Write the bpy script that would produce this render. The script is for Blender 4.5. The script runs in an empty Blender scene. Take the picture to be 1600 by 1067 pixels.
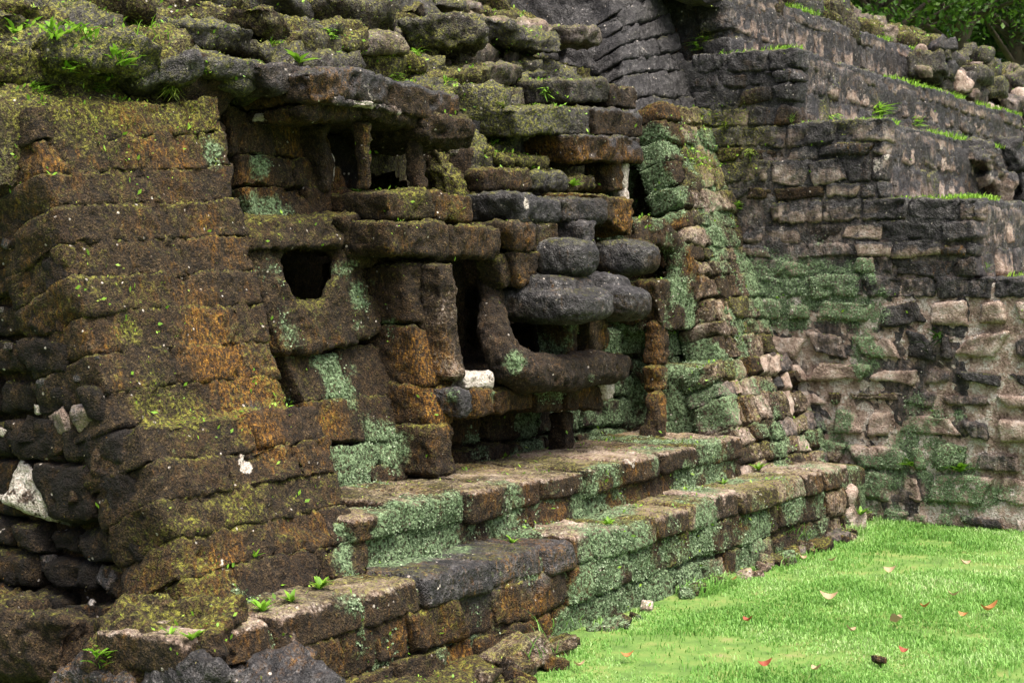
import bpy, math, random
import numpy as np
from mathutils import Vector, Matrix
random.seed(7); rng = np.random.default_rng(7)
R = math.radians
sc = bpy.context.scene
# ------------------------------------------------------------------ camera
FPX, YAW, HOR, CH = 2600.0, R(32.0), 430.0, 1.6
PITCH = math.atan((533.5 - HOR) / FPX)
CAM = np.array([0.0, 0.0, CH])
cam_d = bpy.data.cameras.new('camera'); cam = bpy.data.objects.new('camera', cam_d)
sc.collection.objects.link(cam)
cam.location = CAM
cam.rotation_euler = (R(90) - PITCH, 0, YAW - R(90))
cam_d.sensor_width = 36.0; cam_d.lens = FPX / 1600 * 36
cam_d.clip_start = 0.05; cam_d.clip_end = 500
cam_d.dof.use_dof = True; cam_d.dof.focus_distance = 8.2; cam_d.dof.aperture_fstop = 8
sc.camera = cam
# ------------------------------------------------------------------ world + sun
SUN_EL, SUN_AZ = R(68), math.atan2(-0.8, -0.28)          # direction towards the sun in XY
w = bpy.data.worlds.new('World'); sc.world = w; w.use_nodes = True
nt = w.node_tree; sky = nt.nodes.new('ShaderNodeTexSky'); sky.sky_type = 'NISHITA'
sky.sun_disc = False; sky.sun_elevation = SUN_EL; sky.sun_rotation = math.pi / 2 - SUN_AZ
sky.air_density = 0.45; sky.dust_density = 9.0; sky.ozone_density = 1.0
bg = nt.nodes['Background']; nt.links.new(sky.outputs[0], bg.inputs[0]); bg.inputs[1].default_value = 0.13
sd = bpy.data.lights.new('sun', 'SUN'); sd.energy = 1.3; sd.angle = R(40); sd.color = (1.0, 0.94, 0.84)
sun = bpy.data.objects.new('sun', sd); sc.collection.objects.link(sun)
sdir = Vector((math.cos(SUN_EL) * math.cos(SUN_AZ), math.cos(SUN_EL) * math.sin(SUN_AZ), math.sin(SUN_EL)))
sun.rotation_euler = sdir.to_track_quat('Z', 'Y').to_euler(); sun.location = (4, -4, 12)
sc.cycles.max_bounces = 5; sc.cycles.diffuse_bounces = 3; sc.cycles.glossy_bounces = 2; sc.cycles.transmission_bounces = 2
sc.view_settings.view_transform = 'Standard'; sc.view_settings.look = 'None'
sc.view_settings.exposure = 1.4; sc.view_settings.gamma = 1.0
# ------------------------------------------------------------------ geometry helpers
_fw = np.array([math.cos(YAW) * math.cos(PITCH), math.sin(YAW) * math.cos(PITCH), -math.sin(PITCH)])
_rt = np.array([math.sin(YAW), -math.cos(YAW), 0.0])
_up = np.cross(_rt, _fw)

def ray(px, py):
    v = _fw + _rt * (px - 800) / FPX - _up * (py - 533.5) / FPX
    return v

def P(px, py, Y=None, X=None, Z=None):
    """survey helper: the real place of a photographed point known to lie on a plane of the temple"""
    v = ray(px, py)
    if Y is not None: t = (Y - CAM[1]) / v[1]
    elif X is not None: t = (X - CAM[0]) / v[0]
    else: t = (Z - CAM[2]) / v[2]
    return CAM + v * t

def _hash(ix, iy, iz, s):
    h = ix * np.uint32(374761393) + iy * np.uint32(668265263) + iz * np.uint32(2147483647) + np.uint32((s * 1274126177) & 0xffffffff)
    h = (h ^ (h >> np.uint32(13))) * np.uint32(1274126177)
    h = (h ^ (h >> np.uint32(16))) * np.uint32(2246822519)
    return ((h ^ (h >> np.uint32(15))) & np.uint32(0xffff)).astype(np.float32) * np.float32(1 / 32767.5) - np.float32(1)

def vnoise(p, s=0):
    f = np.floor(p); i = f.astype(np.int64).astype(np.uint32); t = (p - f).astype(np.float32); t = t * t * t * (t * (t * 6 - 15) + 10)
    r = 0
    for dx in (0, 1):
        wx = t[:, 0] if dx else 1 - t[:, 0]
        for dy in (0, 1):
            wy = t[:, 1] if dy else 1 - t[:, 1]
            for dz in (0, 1):
                wz = t[:, 2] if dz else 1 - t[:, 2]
                r = r + wx * wy * wz * _hash(i[:, 0] + np.uint32(dx), i[:, 1] + np.uint32(dy), i[:, 2] + np.uint32(dz), s)
    return r

def fbm(p, sc_, oct_=3, s=0, gain=0.5):
    r = 0; a = 1.0
    for o in range(oct_):
        r = r + a * vnoise(p * sc_ + 17.3 * o, s + o); sc_ *= 2.07; a *= gain
    return r

def vnormals(V, F):
    F = np.asarray(F)
    if F.shape[1] == 4:
        n = np.cross(V[F[:, 2]] - V[F[:, 0]], V[F[:, 3]] - V[F[:, 1]])
    else:
        n = np.cross(V[F[:, 1]] - V[F[:, 0]], V[F[:, 2]] - V[F[:, 0]])
    N = np.zeros_like(V)
    for k in range(F.shape[1]):
        for c in range(3):
            N[:, c] += np.bincount(F[:, k], n[:, c], len(V))
    l = np.linalg.norm(N, axis=1, keepdims=True); l[l < 1e-12] = 1
    return N / l

def weather(V, F, amp=1.0, seed=0, rough=0.0):
    N = vnormals(V, F)
    # broad settling shared by neighbouring stones, so courses and joints wander together
    W = np.stack([vnoise(V * 2.6 + 3.1, 901), vnoise(V * 2.6 + 41.7, 902), vnoise(V * 2.6 + 77.7, 903)], 1) * .014
    d = 0.011 * fbm(V, 4.5, 2, seed) + 0.010 * fbm(V, 12, 2, seed + 5) + 0.009 * fbm(V, 34, 2, seed + 9, .7)
    pit = np.clip(fbm(V, 20, 2, seed + 20) - 0.5, 0, 1) * -0.04
    if rough: d = d + rough * (0.03 * (.5 - np.abs(vnoise(V * 7, seed + 31))) + 0.016 * (.5 - np.abs(vnoise(V * 19, seed + 33))))
    return V + N * ((d + pit) * amp)[:, None] + W

_lat = {}
def lattice(nx, ny, nz):
    key = (nx, ny, nz)
    if key in _lat: return _lat[key]
    pts = []; faces = []; idx = {}
    def vid(i, j, k):
        q = (i, j, k)
        if q not in idx: idx[q] = len(pts); pts.append(q)
        return idx[q]
    for j in range(ny):
        for k in range(nz):
            faces.append((vid(0, j, k), vid(0, j, k + 1), vid(0, j + 1, k + 1), vid(0, j + 1, k)))
            faces.append((vid(nx, j, k), vid(nx, j + 1, k), vid(nx, j + 1, k + 1), vid(nx, j, k + 1)))
    for i in range(nx):
        for k in range(nz):
            faces.append((vid(i, 0, k), vid(i + 1, 0, k), vid(i + 1, 0, k + 1), vid(i, 0, k + 1)))
            faces.append((vid(i, ny, k), vid(i, ny, k + 1), vid(i + 1, ny, k + 1), vid(i + 1, ny, k)))
    for i in range(nx):
        for j in range(ny):
            faces.append((vid(i, j, 0), vid(i, j + 1, 0), vid(i + 1, j + 1, 0), vid(i + 1, j, 0)))
            faces.append((vid(i, j, nz), vid(i + 1, j, nz), vid(i + 1, j + 1, nz), vid(i, j + 1, nz)))
    L = np.array(pts, float) / np.array([nx, ny, nz]) * 2 - 1
    _lat[key] = (L, np.array(faces)); return _lat[key]

def rblock(C, r=0.04, res=0.016, amp=1.0, seed=0, resy=1.4, rough=0.0):
    """rounded weathered block; C[8] corners indexed x + 2*y + 4*z (y=0 front, z=0 bottom)"""
    C = np.asarray(C, float)
    sx = np.linalg.norm(C[[1, 3, 5, 7]] - C[[0, 2, 4, 6]], axis=1).mean()
    sy = np.linalg.norm(C[[2, 3, 6, 7]] - C[[0, 1, 4, 5]], axis=1).mean()
    sz = np.linalg.norm(C[[4, 5, 6, 7]] - C[[0, 1, 2, 3]], axis=1).mean()
    n = [int(min(44, max(4, round(s / q)))) for s, q in ((sx, res), (sy, res * resy), (sz, res))]
    L, F = lattice(*n)
    half = np.array([sx, sy, sz]) / 2
    L = np.sign(L) * np.abs(L) ** 0.9
    p = L * half
    rr = min(r, half.min() * 0.98)
    q = np.clip(p, -(half - rr), half - rr); d = p - q
    l = np.linalg.norm(d, axis=1, keepdims=True); l[l < 1e-9] = 1
    p = (q + d / l * rr) / half
    t = (p + 1) / 2
    V = 0
    for i in range(8):
        wx = t[:, 0] if i & 1 else 1 - t[:, 0]; wy = t[:, 1] if i & 2 else 1 - t[:, 1]; wz = t[:, 2] if i & 4 else 1 - t[:, 2]
        V = V + (wx * wy * wz)[:, None] * C[i]
    return weather(V, F, amp, seed, rough), F

def prism(poly_px, Y, D, Yb=None):
    """polygon read on the photograph, standing at depth Y (Yb at its foot), real thickness D"""
    pts = []
    ys = [q[1] for q in poly_px]; lo, hi = min(ys), max(ys)
    for (x, y) in poly_px:
        yy = Y if Yb is None else Y + (Yb - Y) * (y - lo) / max(1e-6, hi - lo)
        pts.append(P(x, y, Y=yy))
    n = len(pts); V = np.array(pts + [q + np.array([0, D, 0]) for q in pts])
    F = [tuple(range(n)), tuple(reversed(range(n, 2 * n)))] + [(i, n + i, n + (i + 1) % n, (i + 1) % n) for i in range(n)]
    return V, F

def ball(c, rad, n=18):
    V = []; F = []
    for i in range(n + 1):
        a = math.pi * i / n
        for j in range(n * 2):
            b = math.pi * j / n
            V.append((c[0] + rad[0] * math.sin(a) * math.cos(b), c[1] + rad[1] * math.sin(a) * math.sin(b), c[2] + rad[2] * math.cos(a)))
    for i in range(n):
        for j in range(n * 2):
            F.append((i * 2 * n + j, (i + 1) * 2 * n + j, (i + 1) * 2 * n + (j + 1) % (2 * n), i * 2 * n + (j + 1) % (2 * n)))
    return np.array(V), F

def sball(c, rad, e=.7, n=16):
    V, F = ball((0, 0, 0), (1, 1, 1), n); V = np.sign(V) * np.abs(V) ** e
    return V * np.array(rad) + np.array(c), F

def box8(x0, x1, y0, y1, z0, z1):
    return [(x, y, z) for z in (z0, z1) for y in (y0, y1) for x in (x0, x1)]

def boxp(x0, x1, y0, y1, z0, z1):
    C = np.array(box8(x0, x1, y0, y1, z0, z1), float)
    return C, [(0, 1, 5, 4), (2, 6, 7, 3), (0, 4, 6, 2), (1, 3, 7, 5), (0, 2, 3, 1), (4, 5, 7, 6)]

def sculpt(prims, voxel=0.016, smooth=5, amp=1.0, seed=0):
    """union of closed solids, worn down to one weathered stone"""
    vs = []; fs = []; o = 0
    for V, F in prims:
        vs += [tuple(q) for q in V]; fs += [tuple(i + o for i in f) for f in F]; o += len(V)
    me = bpy.data.meshes.new('tmp'); me.from_pydata(vs, [], fs)
    ob = bpy.data.objects.new('tmp', me); sc.collection.objects.link(ob)
    import bmesh
    bm = bmesh.new(); bm.from_mesh(me); bmesh.ops.recalc_face_normals(bm, faces=bm.faces); bm.to_mesh(me); bm.free()
    md = ob.modifiers.new('r', 'REMESH'); md.mode = 'VOXEL'; md.voxel_size = voxel
    ev = ob.evaluated_get(bpy.context.evaluated_depsgraph_get()); m2 = ev.to_mesh()
    n = len(m2.vertices); V = np.empty(n * 3); m2.vertices.foreach_get('co', V); V = V.reshape(-1, 3)
    E = np.empty(len(m2.edges) * 2, np.int32); m2.edges.foreach_get('vertices', E); E = E.reshape(-1, 2)
    F = np.array([p.vertices[:] for p in m2.polygons if len(p.vertices) == 4])
    ev.to_mesh_clear(); bpy.data.objects.remove(ob); bpy.data.meshes.remove(me)
    deg = np.maximum(np.bincount(E.ravel(), minlength=n), 1)[:, None]
    for _ in range(smooth):
        A = np.zeros_like(V)
        for c in range(3):
            A[:, c] = np.bincount(E[:, 0], V[E[:, 1], c], n) + np.bincount(E[:, 1], V[E[:, 0], c], n)
        V = V * 0.4 + A / deg * 0.6
    return weather(V, F, amp, seed), F

# ------------------------------------------------------------------ objects, labels
STONES = []          # (object, V world, F, base coverage dict)
def raw_obj(name, V, F, mat, parent=None, smooth=True, loc=None):
    V = np.asarray(V, float); F = np.asarray(F)
    c = V.mean(0) if loc is None else np.asarray(loc, float)
    me = bpy.data.meshes.new(name)
    k = F.shape[1]; nf = len(F)
    me.vertices.add(len(V)); me.vertices.foreach_set('co', (V - c).astype(np.float32).ravel())
    me.loops.add(nf * k); me.loops.foreach_set('vertex_index', F.astype(np.int32).ravel())
    me.polygons.add(nf); me.polygons.foreach_set('loop_start', np.arange(0, nf * k, k, dtype=np.int32))
    me.polygons.foreach_set('use_smooth', np.full(nf, smooth))
    me.update(calc_edges=True)
    if mat: me.materials.append(mat)
    ob = bpy.data.objects.new(name, me); sc.collection.objects.link(ob)
    if parent is not None:
        ob.parent = parent; base = parent; off = np.zeros(3)
        while base is not None: off += np.array(base.location); base = base.parent
        ob.location = c - off
    else: ob.location = c
    return ob

def tag(o, label, cat=None, group=None, kind=None):
    o['label'] = label
    if cat: o['category'] = cat
    if group: o['group'] = group
    if kind: o['kind'] = kind
    return o

def thing(name, label, cat, loc, group=None):
    o = bpy.data.objects.new(name, None); sc.collection.objects.link(o); o.location = loc
    o.empty_display_size = 0.2
    return tag(o, label, cat, group)

CLS = {  # how far each growth covers a kind of stone: g leafy green, o orange algae, p pale bare patches, k black crust, y yellow moss, t tan bare limestone, h painted shade
    'brown': dict(g=.14, o=.30, p=.07, k=.20, y=.26, t=.00),
    'brown2': dict(g=.05, o=.22, p=.04, k=.35, y=.12, t=.00),
    'deep': dict(g=.03, o=.22, p=.12, k=.18, y=.08, t=.00, h=.9),  # h darkens these stones with painted shade
    'black': dict(g=.00, o=.16, p=.08, k=.80, y=.08, t=.05),
    'blackbrown': dict(g=.04, o=.28, p=.08, k=.62, y=.10, t=.00),
    'orange': dict(g=.10, o=.46, p=.06, k=.20, y=.25, t=.00),
    'green': dict(g=.60, o=.12, p=.05, k=.30, y=.20, t=.10),
    'greenb': dict(g=.42, o=.25, p=.06, k=.25, y=.25, t=.05),
    'tan': dict(g=.05, o=.10, p=.32, k=.28, y=.06, t=1.0),
    'tandark': dict(g=.06, o=.12, p=.20, k=.62, y=.10, t=.80),
    'tangreen': dict(g=.42, o=.12, p=.10, k=.32, y=.22, t=.75),
    'tanmoss': dict(g=.28, o=.28, p=.10, k=.20, y=.35, t=.42),
    'pale': dict(g=.03, o=.06, p=.62, k=.40, y=.06, t=.45),
    'rubble': dict(g=.06, o=.08, p=.10, k=.60, y=.42, t=.20),
    'rubtan': dict(g=.04, o=.14, p=.14, k=.52, y=.36, t=.62),
    'mossy': dict(g=.14, o=.12, p=.10, k=.42, y=.46, t=.22),
    'blacktop': dict(g=.03, o=.30, p=.08, k=.48, y=.08, t=.0, top='k'),
    'tantop': dict(g=.28, o=.28, p=.08, k=.25, y=.25, t=.15, top='t'),
    'terrace': dict(g=.04, o=.10, p=.20, k=.38, y=.16, t=.85, top='k'),
    'terracek': dict(g=.04, o=.12, p=.18, k=.50, y=.18, t=.72, top='k'),
    'snout': dict(g=.02, o=.20, p=.08, k=.42, y=.10, t=.0, top='k'),
    'capstone': dict(g=.05, o=.34, p=.08, k=.15, y=.12, t=.0, top='k'),
    'greywall': dict(g=.02, o=.05, p=.24, k=.80, y=.05, t=.30),
    'ledge': dict(g=.16, o=.36, p=.08, k=.22, y=.22, t=.06, top='t'),
    'jamb': dict(g=.06, o=.25, p=.10, k=.25, y=.25, t=.35),
    'sidebrown': dict(g=.03, o=.26, p=.10, k=.30, y=.12, t=.00, h=.85),  # brown side stones, shade painted in
    'chip': dict(g=.05, o=.15, p=.42, k=.35, y=.10, t=.35),
    'jaw': dict(g=.08, o=.22, p=.05, k=.30, y=.14, t=.0, h=.35),  # shade on the jaw painted into its colour
    'mud': dict(g=.12, o=.32, p=.08, k=.20, y=.30, t=.0),
    'mudgreen': dict(g=.46, o=.25, p=.06, k=.25, y=.35, t=.15),
    'mortar': dict(g=.02, o=.04, p=.46, k=.06, y=.04, t=1.0),
    'soil': dict(g=.0, o=.02, p=.0, k=.10, y=.0, t=.0),
}
def stone(name, parent, VF, cls='brown', jit=0.08):
    V, F = VF
    c = dict(CLS[cls])
    for k in c:
        if k not in ('top', 'h') and c[k] > 0.03: c[k] = float(np.clip(c[k] + random.uniform(-jit, jit), 0, 1))
    ob = raw_obj(name, V, F, None, parent)
    STONES.append((ob, V, F, c)); return ob

_seed = [100]
def ns(): _seed[0] += 37; return _seed[0]

def fb(name, parent, quad, Y, D, r=0.05, cls='brown', Yb=None, amp=1.0, res=0.018):
    """block whose front face (TL, TR, BR, BL on the photograph) stands at depth Y; real thickness D"""
    Yb = Y if Yb is None else Yb
    tl, tr = P(*quad[0], Y=Y), P(*quad[1], Y=Y); br, bl = P(*quad[2], Y=Yb), P(*quad[3], Y=Yb)
    d = np.array([0, D, 0]); db = np.array([0, D + Y - Yb, 0])
    C = [bl, br, bl + db, br + db, tl, tr, tl + d, tr + d]
    return stone(name, parent, rblock(C, r, res, amp, ns()), cls)

def masonry(parent, Q, rows, wid, D=0.25, cls='brown', gap=0.012, proud=0.02, r=0.03, name='stone', inward=None, amp=1.0, res=0.020, jit=0.0):
    """courses of separate stones over a wall face Q = (BL, BR, TR, TL) in world space"""
    BL, BR, TR, TL = [np.asarray(q, float) for q in Q]
    H = (np.linalg.norm(TL - BL) + np.linalg.norm(TR - BR)) / 2
    n = np.cross(BR - BL, TL - BL); n /= np.linalg.norm(n); inn = -n if inward is None else np.asarray(inward, float)
    def S(s, t, d): return (BL * (1 - s) + BR * s) * (1 - t) + (TL * (1 - s) + TR * s) * t + inn * d
    if isinstance(rows, int):
        hs = [random.uniform(.68, 1.32) for _ in range(rows)]; rows = [h / sum(hs) for h in hs]
    t0 = 0; out = []
    for ri, h in enumerate(rows):
        t1 = t0 + h
        Wd = np.linalg.norm(S(1, t0, 0) - S(0, t0, 0)); s0 = 0; cuts = [0]
        while s0 < 1:
            s0 += random.uniform(*wid) / Wd
            if s0 > 1 - 0.45 * wid[0] / Wd: s0 = 1
            cuts.append(s0)
        for a, b in zip(cuts[:-1], cuts[1:]):
            ga = gap / Wd; gt = gap / H
            pr = random.uniform(-proud, proud); j = lambda: random.uniform(-jit, jit)
            ja, jb = j() * (b - a), j() * (b - a)
            s_ = [a + ga + ja, b - ga + jb, a + ga - ja, b - ga - jb]
            tb, tt = t0 + gt + j() * h, t1 - gt + j() * h
            tb2, tt2 = t0 + gt + j() * h, t1 - gt + j() * h
            e = lambda: pr + random.uniform(-.006, .006)
            C = [S(s_[0], tb, e()), S(s_[1], tb2, e()), S(s_[0], tb, D), S(s_[1], tb2, D),
                 S(s_[2], tt, e()), S(s_[3], tt2, e()), S(s_[2], tt, D), S(s_[3], tt2, D)]
            k = cls(sum(C) / 8) if callable(cls) else cls
            if k is None: continue
            out.append(stone(name, parent, rblock(C, r, res, amp, ns(), 2.6), k))
        t0 = t1
    return out

def rock(parent, c, size, cls='rubble', name='rubble_stone', res=0.03, amp=1.5, tilt=1.0):
    s = np.array(size) * 0.5; amp = amp * min(1.0, min(size) / .13)
    C = np.array(box8(-s[0], s[0], -s[1], s[1], -s[2], s[2]))
    C = C * (1 + np.array([[random.uniform(-.36, .36) for _ in range(3)] for _ in range(8)]))
    a = random.uniform(-.6, .6); b = random.uniform(-.35, .35) * tilt; e = random.uniform(-.4, .4) * tilt
    M = np.array(Matrix.Rotation(a, 3, 'Z') @ Matrix.Rotation(b, 3, 'X') @ Matrix.Rotation(e, 3, 'Y'))
    C = C @ M.T + np.array(c)
    return stone(name, parent, rblock(list(C), min(s) * random.uniform(.12, .4), res, amp, ns(), 1.0, 1.7), cls)

def coremesh(parent, prims, cls='soil', name='core', voxel=0.04, amp=1.5):
    return stone(name, parent, sculpt(prims, voxel, 3, amp, ns()), cls, 0.0)

def hexp(C):
    C = np.array(C, float)
    return C, [(0, 1, 5, 4), (2, 6, 7, 3), (0, 4, 6, 2), (1, 3, 7, 5), (0, 2, 3, 1), (4, 5, 7, 6)]

#PART2
# ------------------------------------------------------------------ node helpers and materials
class N:
    def __init__(s, m):
        m.use_nodes = True; s.t = m.node_tree; s.n = s.t.nodes; s.l = s.t.links
        s.b = s.n['Principled BSDF']; s.out = s.n['Material Output']
    def mk(s, typ, **k):
        x = s.n.new(typ)
        for a, v in k.items(): setattr(x, a, v)
        return x
    def put(s, sock, v):
        if hasattr(v, 'is_output') or isinstance(v, bpy.types.NodeSocket): s.l.new(v, sock)
        else: sock.default_value = v
    def math(s, op, a, b=0.0, c=None, clamp=False):
        x = s.mk('ShaderNodeMath', operation=op, use_clamp=clamp); s.put(x.inputs[0], a); s.put(x.inputs[1], b)
        if c is not None: s.put(x.inputs[2], c)
        return x.outputs[0]
    def noise(s, vec, scale, detail=6, rough=.6, dist=0.0):
        x = s.mk('ShaderNodeTexNoise'); s.put(x.inputs['Vector'], vec)
        x.inputs['Scale'].default_value = scale; x.inputs['Detail'].default_value = detail
        x.inputs['Roughness'].default_value = rough; x.inputs['Distortion'].default_value = dist
        return x.outputs['Fac']
    def step(s, v, a, b, c=0.0, d=1.0):
        x = s.mk('ShaderNodeMapRange', interpolation_type='SMOOTHSTEP'); s.put(x.inputs[0], v)
        s.put(x.inputs[1], a); s.put(x.inputs[2], b); s.put(x.inputs[3], c); s.put(x.inputs[4], d); return x.outputs[0]
    def mix(s, f, a, b):
        x = s.mk('ShaderNodeMix', data_type='RGBA'); s.put(x.inputs[0], f)
        for sk, v in ((x.inputs[6], a), (x.inputs[7], b)):
            if isinstance(v, tuple): sk.default_value = (*v, 1) if len(v) == 3 else v
            else: s.l.new(v, sk)
        return x.outputs[2]
    def ramp(s, v, stops):
        x = s.mk('ShaderNodeValToRGB'); s.put(x.inputs[0], v); e = x.color_ramp.elements
        while len(e) < len(stops): e.new(0.5)
        for i, (p, c) in enumerate(stops): e[i].position = p; e[i].color = (*c, 1)
        return x.outputs[0]
    def cov(s, wgt, n, soft=.06, gain=1.0):
        """coverage weight 0..1 -> mask with the outline of the noise"""
        th = s.math('MULTIPLY_ADD', wgt, -0.62, 0.81)
        return s.step(n, s.math('SUBTRACT', th, soft), s.math('ADD', th, soft))

def stone_material():
    m = bpy.data.materials.new('weathered_stone'); g = N(m)
    geo = g.mk('ShaderNodeNewGeometry'); pos = geo.outputs['Position']
    sep = g.mk('ShaderNodeSeparateXYZ'); g.l.new(geo.outputs['Normal'], sep.inputs[0]); nz = sep.outputs[2]
    mp = g.mk('ShaderNodeMapping'); g.l.new(pos, mp.inputs[0]); mp.inputs['Scale'].default_value = (1, 1, .28)
    streak = mp.outputs[0]
    wa = g.mk('ShaderNodeAttribute', attribute_name='wa'); wb = g.mk('ShaderNodeAttribute', attribute_name='wb')
    sa = g.mk('ShaderNodeSeparateColor'); g.l.new(wa.outputs['Color'], sa.inputs[0])
    sb = g.mk('ShaderNodeSeparateColor'); g.l.new(wb.outputs['Color'], sb.inputs[0])
    wg, wo, wp, wk = sa.outputs[0], sa.outputs[1], sa.outputs[2], wa.outputs['Alpha']
    wy, wt, wshade = sb.outputs[0], sb.outputs[1], sb.outputs[2]
    nA = g.noise(pos, 3.2, 4, .68); nB = g.noise(pos, 9, 3, .68); nC = g.noise(pos, 31, 3, .7); nD = g.noise(pos, 130, 1, .7)
    nE = g.noise(streak, 34, 2, .7); nH = g.noise(streak, 95, 2, .7); nF = g.noise(pos, 17, 3, .7); nG = g.noise(pos, 60, 3, .75)
    fine = g.math('ADD', g.math('MULTIPLY', nC, .5), g.math('MULTIPLY', nD, .5))
    # dead-moss brown
    col = g.ramp(fine, [(.36, (.0025, .0017, .0009)), (.46, (.012, .0078, .0036)), (.54, (.030, .0195, .0085)), (.62, (.066, .045, .021)), (.70, (.16, .12, .065))])
    col = g.mix(g.step(nA, .45, .65), col, g.ramp(fine, [(.37, (.004, .0022, .0011)), (.5, (.023, .0125, .0045)), (.62, (.066, .037, .014))]))
    # painted shade: near-black mixed in on the buttress side, recess stones and jaw
    col = g.mix(g.math('MULTIPLY', wshade, g.step(nB, .66, .46)), col, (.0035, .0026, .0016))
    # bare tan/pink limestone
    tan = g.ramp(g.math('ADD', g.math('MULTIPLY', nB, .6), g.math('MULTIPLY', nG, .4)), [(.36, (.09, .060, .045)), (.45, (.27, .20, .158)), (.54, (.41, .325, .265)), (.64, (.58, .51, .45))])
    col = g.mix(g.cov(wt, g.math('ADD', g.math('MULTIPLY', nA, .6), g.math('MULTIPLY', nG, .4)), .12), col, tan)
    # black crust
    blk = g.ramp(g.math('ADD', g.math('MULTIPLY', nC, .45), g.math('ADD', g.math('MULTIPLY', nD, .25), g.math('MULTIPLY', nB, .3))), [(.36, (.004, .004, .0042)), (.47, (.015, .0148, .0155)), (.55, (.045, .044, .044)), (.62, (.12, .118, .115)), (.72, (.32, .31, .30))])
    kb = g.cov(wk, g.math('ADD', g.math('MULTIPLY', nA, .35), g.math('ADD', g.math('MULTIPLY', nE, .25), g.math('MULTIPLY', g.math('ADD', nF, nG), .2))), .12)
    col = g.mix(kb, col, blk)
    # orange algae, runs downwards
    org = g.ramp(nG, [(.38, (.07, .028, .005)), (.5, (.19, .085, .010)), (.62, (.34, .18, .028))])
    ob = g.math('MULTIPLY', g.cov(wo, g.math('ADD', g.math('MULTIPLY', nE, .5), g.math('ADD', g.math('MULTIPLY', nB, .25), g.math('MULTIPLY', nA, .25))), .15), g.step(nH, .36, .68))
    col = g.mix(ob, col, org)
    # yellow-green moss, more on upward faces
    top = g.step(nz, .35, .95, 0, .30)
    yw = g.math('ADD', wy, g.math('MULTIPLY', top, g.step(wy, .02, .12)))
    ymoss = g.ramp(nG, [(.36, (.022, .024, .004)), (.5, (.085, .09, .012)), (.62, (.20, .20, .030))])
    yb = g.math('MULTIPLY', g.cov(yw, g.math('ADD', g.math('MULTIPLY', nF, .5), g.math('ADD', g.math('MULTIPLY', nA, .25), g.math('MULTIPLY', nD, .25))), .15), g.step(nG, .36, .66))
    col = g.mix(yb, col, ymoss)
    # leafy blue-green growth
    gre = g.ramp(nG, [(.36, (.018, .032, .012)), (.5, (.085, .14, .065)), (.62, (.21, .30, .16))])
    gb = g.math('MULTIPLY', g.cov(wg, g.math('ADD', g.math('MULTIPLY', nF, .45), g.math('ADD', g.math('MULTIPLY', nA, .3), g.math('MULTIPLY', nG, .25))), .11), g.step(nG, .34, .52))
    col = g.mix(gb, col, gre)
    # pale lichen and chipped spots
    vor = g.mk('ShaderNodeTexVoronoi', feature='F1'); g.l.new(pos, vor.inputs['Vector']); vor.inputs['Scale'].default_value = 22
    vs = g.math('SUBTRACT', .82, g.math('MULTIPLY', vor.outputs['Distance'], .5))
    pn = g.math('ADD', g.math('MULTIPLY', nF, .55), g.math('MULTIPLY', nB, .45))
    pb = g.cov(wp, pn, .03)
    speck = g.math('MULTIPLY', g.step(vor.outputs['Distance'], .16, .10), g.step(g.noise(pos, 12, 3), .54, .60))
    speck = g.math('MULTIPLY', speck, g.step(wp, .02, .06))
    pale = g.ramp(nG, [(.35, (.26, .22, .18)), (.55, (.52, .48, .42)), (.7, (.70, .67, .62))])
    col = g.mix(g.math('MAXIMUM', pb, speck), col, pale)
    g.l.new(col, g.b.inputs['Base Color'])
    g.put(g.b.inputs['Roughness'], g.step(kb, 0, 1, .95, .55)); g.b.inputs['Specular IOR Level'].default_value = .35
    h = g.math('ADD', g.math('MULTIPLY', nC, .6), g.math('ADD', g.math('MULTIPLY', nD, .3), g.math('ADD', g.math('MULTIPLY', nG, .5), g.math('MULTIPLY', nF, .5))))
    bp = g.mk('ShaderNodeBump'); bp.inputs['Strength'].default_value = 1.0; bp.inputs['Distance'].default_value = .03
    g.l.new(h, bp.inputs['Height']); g.l.new(bp.outputs[0], g.b.inputs['Normal'])
    return m

def leaf_material(name, stops, rough=.6, trans=.25, patch=None):
    m = bpy.data.materials.new(name); g = N(m)
    geo = g.mk('ShaderNodeNewGeometry')
    v = geo.outputs['Random Per Island']
    if patch:
        v = g.math('ADD', g.math('MULTIPLY', v, 1 - patch), g.math('MULTIPLY', g.step(g.noise(geo.outputs['Position'], 1.7, 5, .6), .35, .65), patch))
    c = g.ramp(v, stops); g.l.new(c, g.b.inputs['Base Color']); g.b.inputs['Roughness'].default_value = rough
    g.b.inputs['Specular IOR Level'].default_value = .3
    if trans:
        tr = g.mk('ShaderNodeBsdfTranslucent'); g.l.new(c, tr.inputs[0]); mx = g.mk('ShaderNodeMixShader'); mx.inputs[0].default_value = trans
        g.l.new(g.b.outputs[0], mx.inputs[1]); g.l.new(tr.outputs[0], mx.inputs[2]); g.l.new(mx.outputs[0], g.out.inputs[0])
    return m

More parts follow.
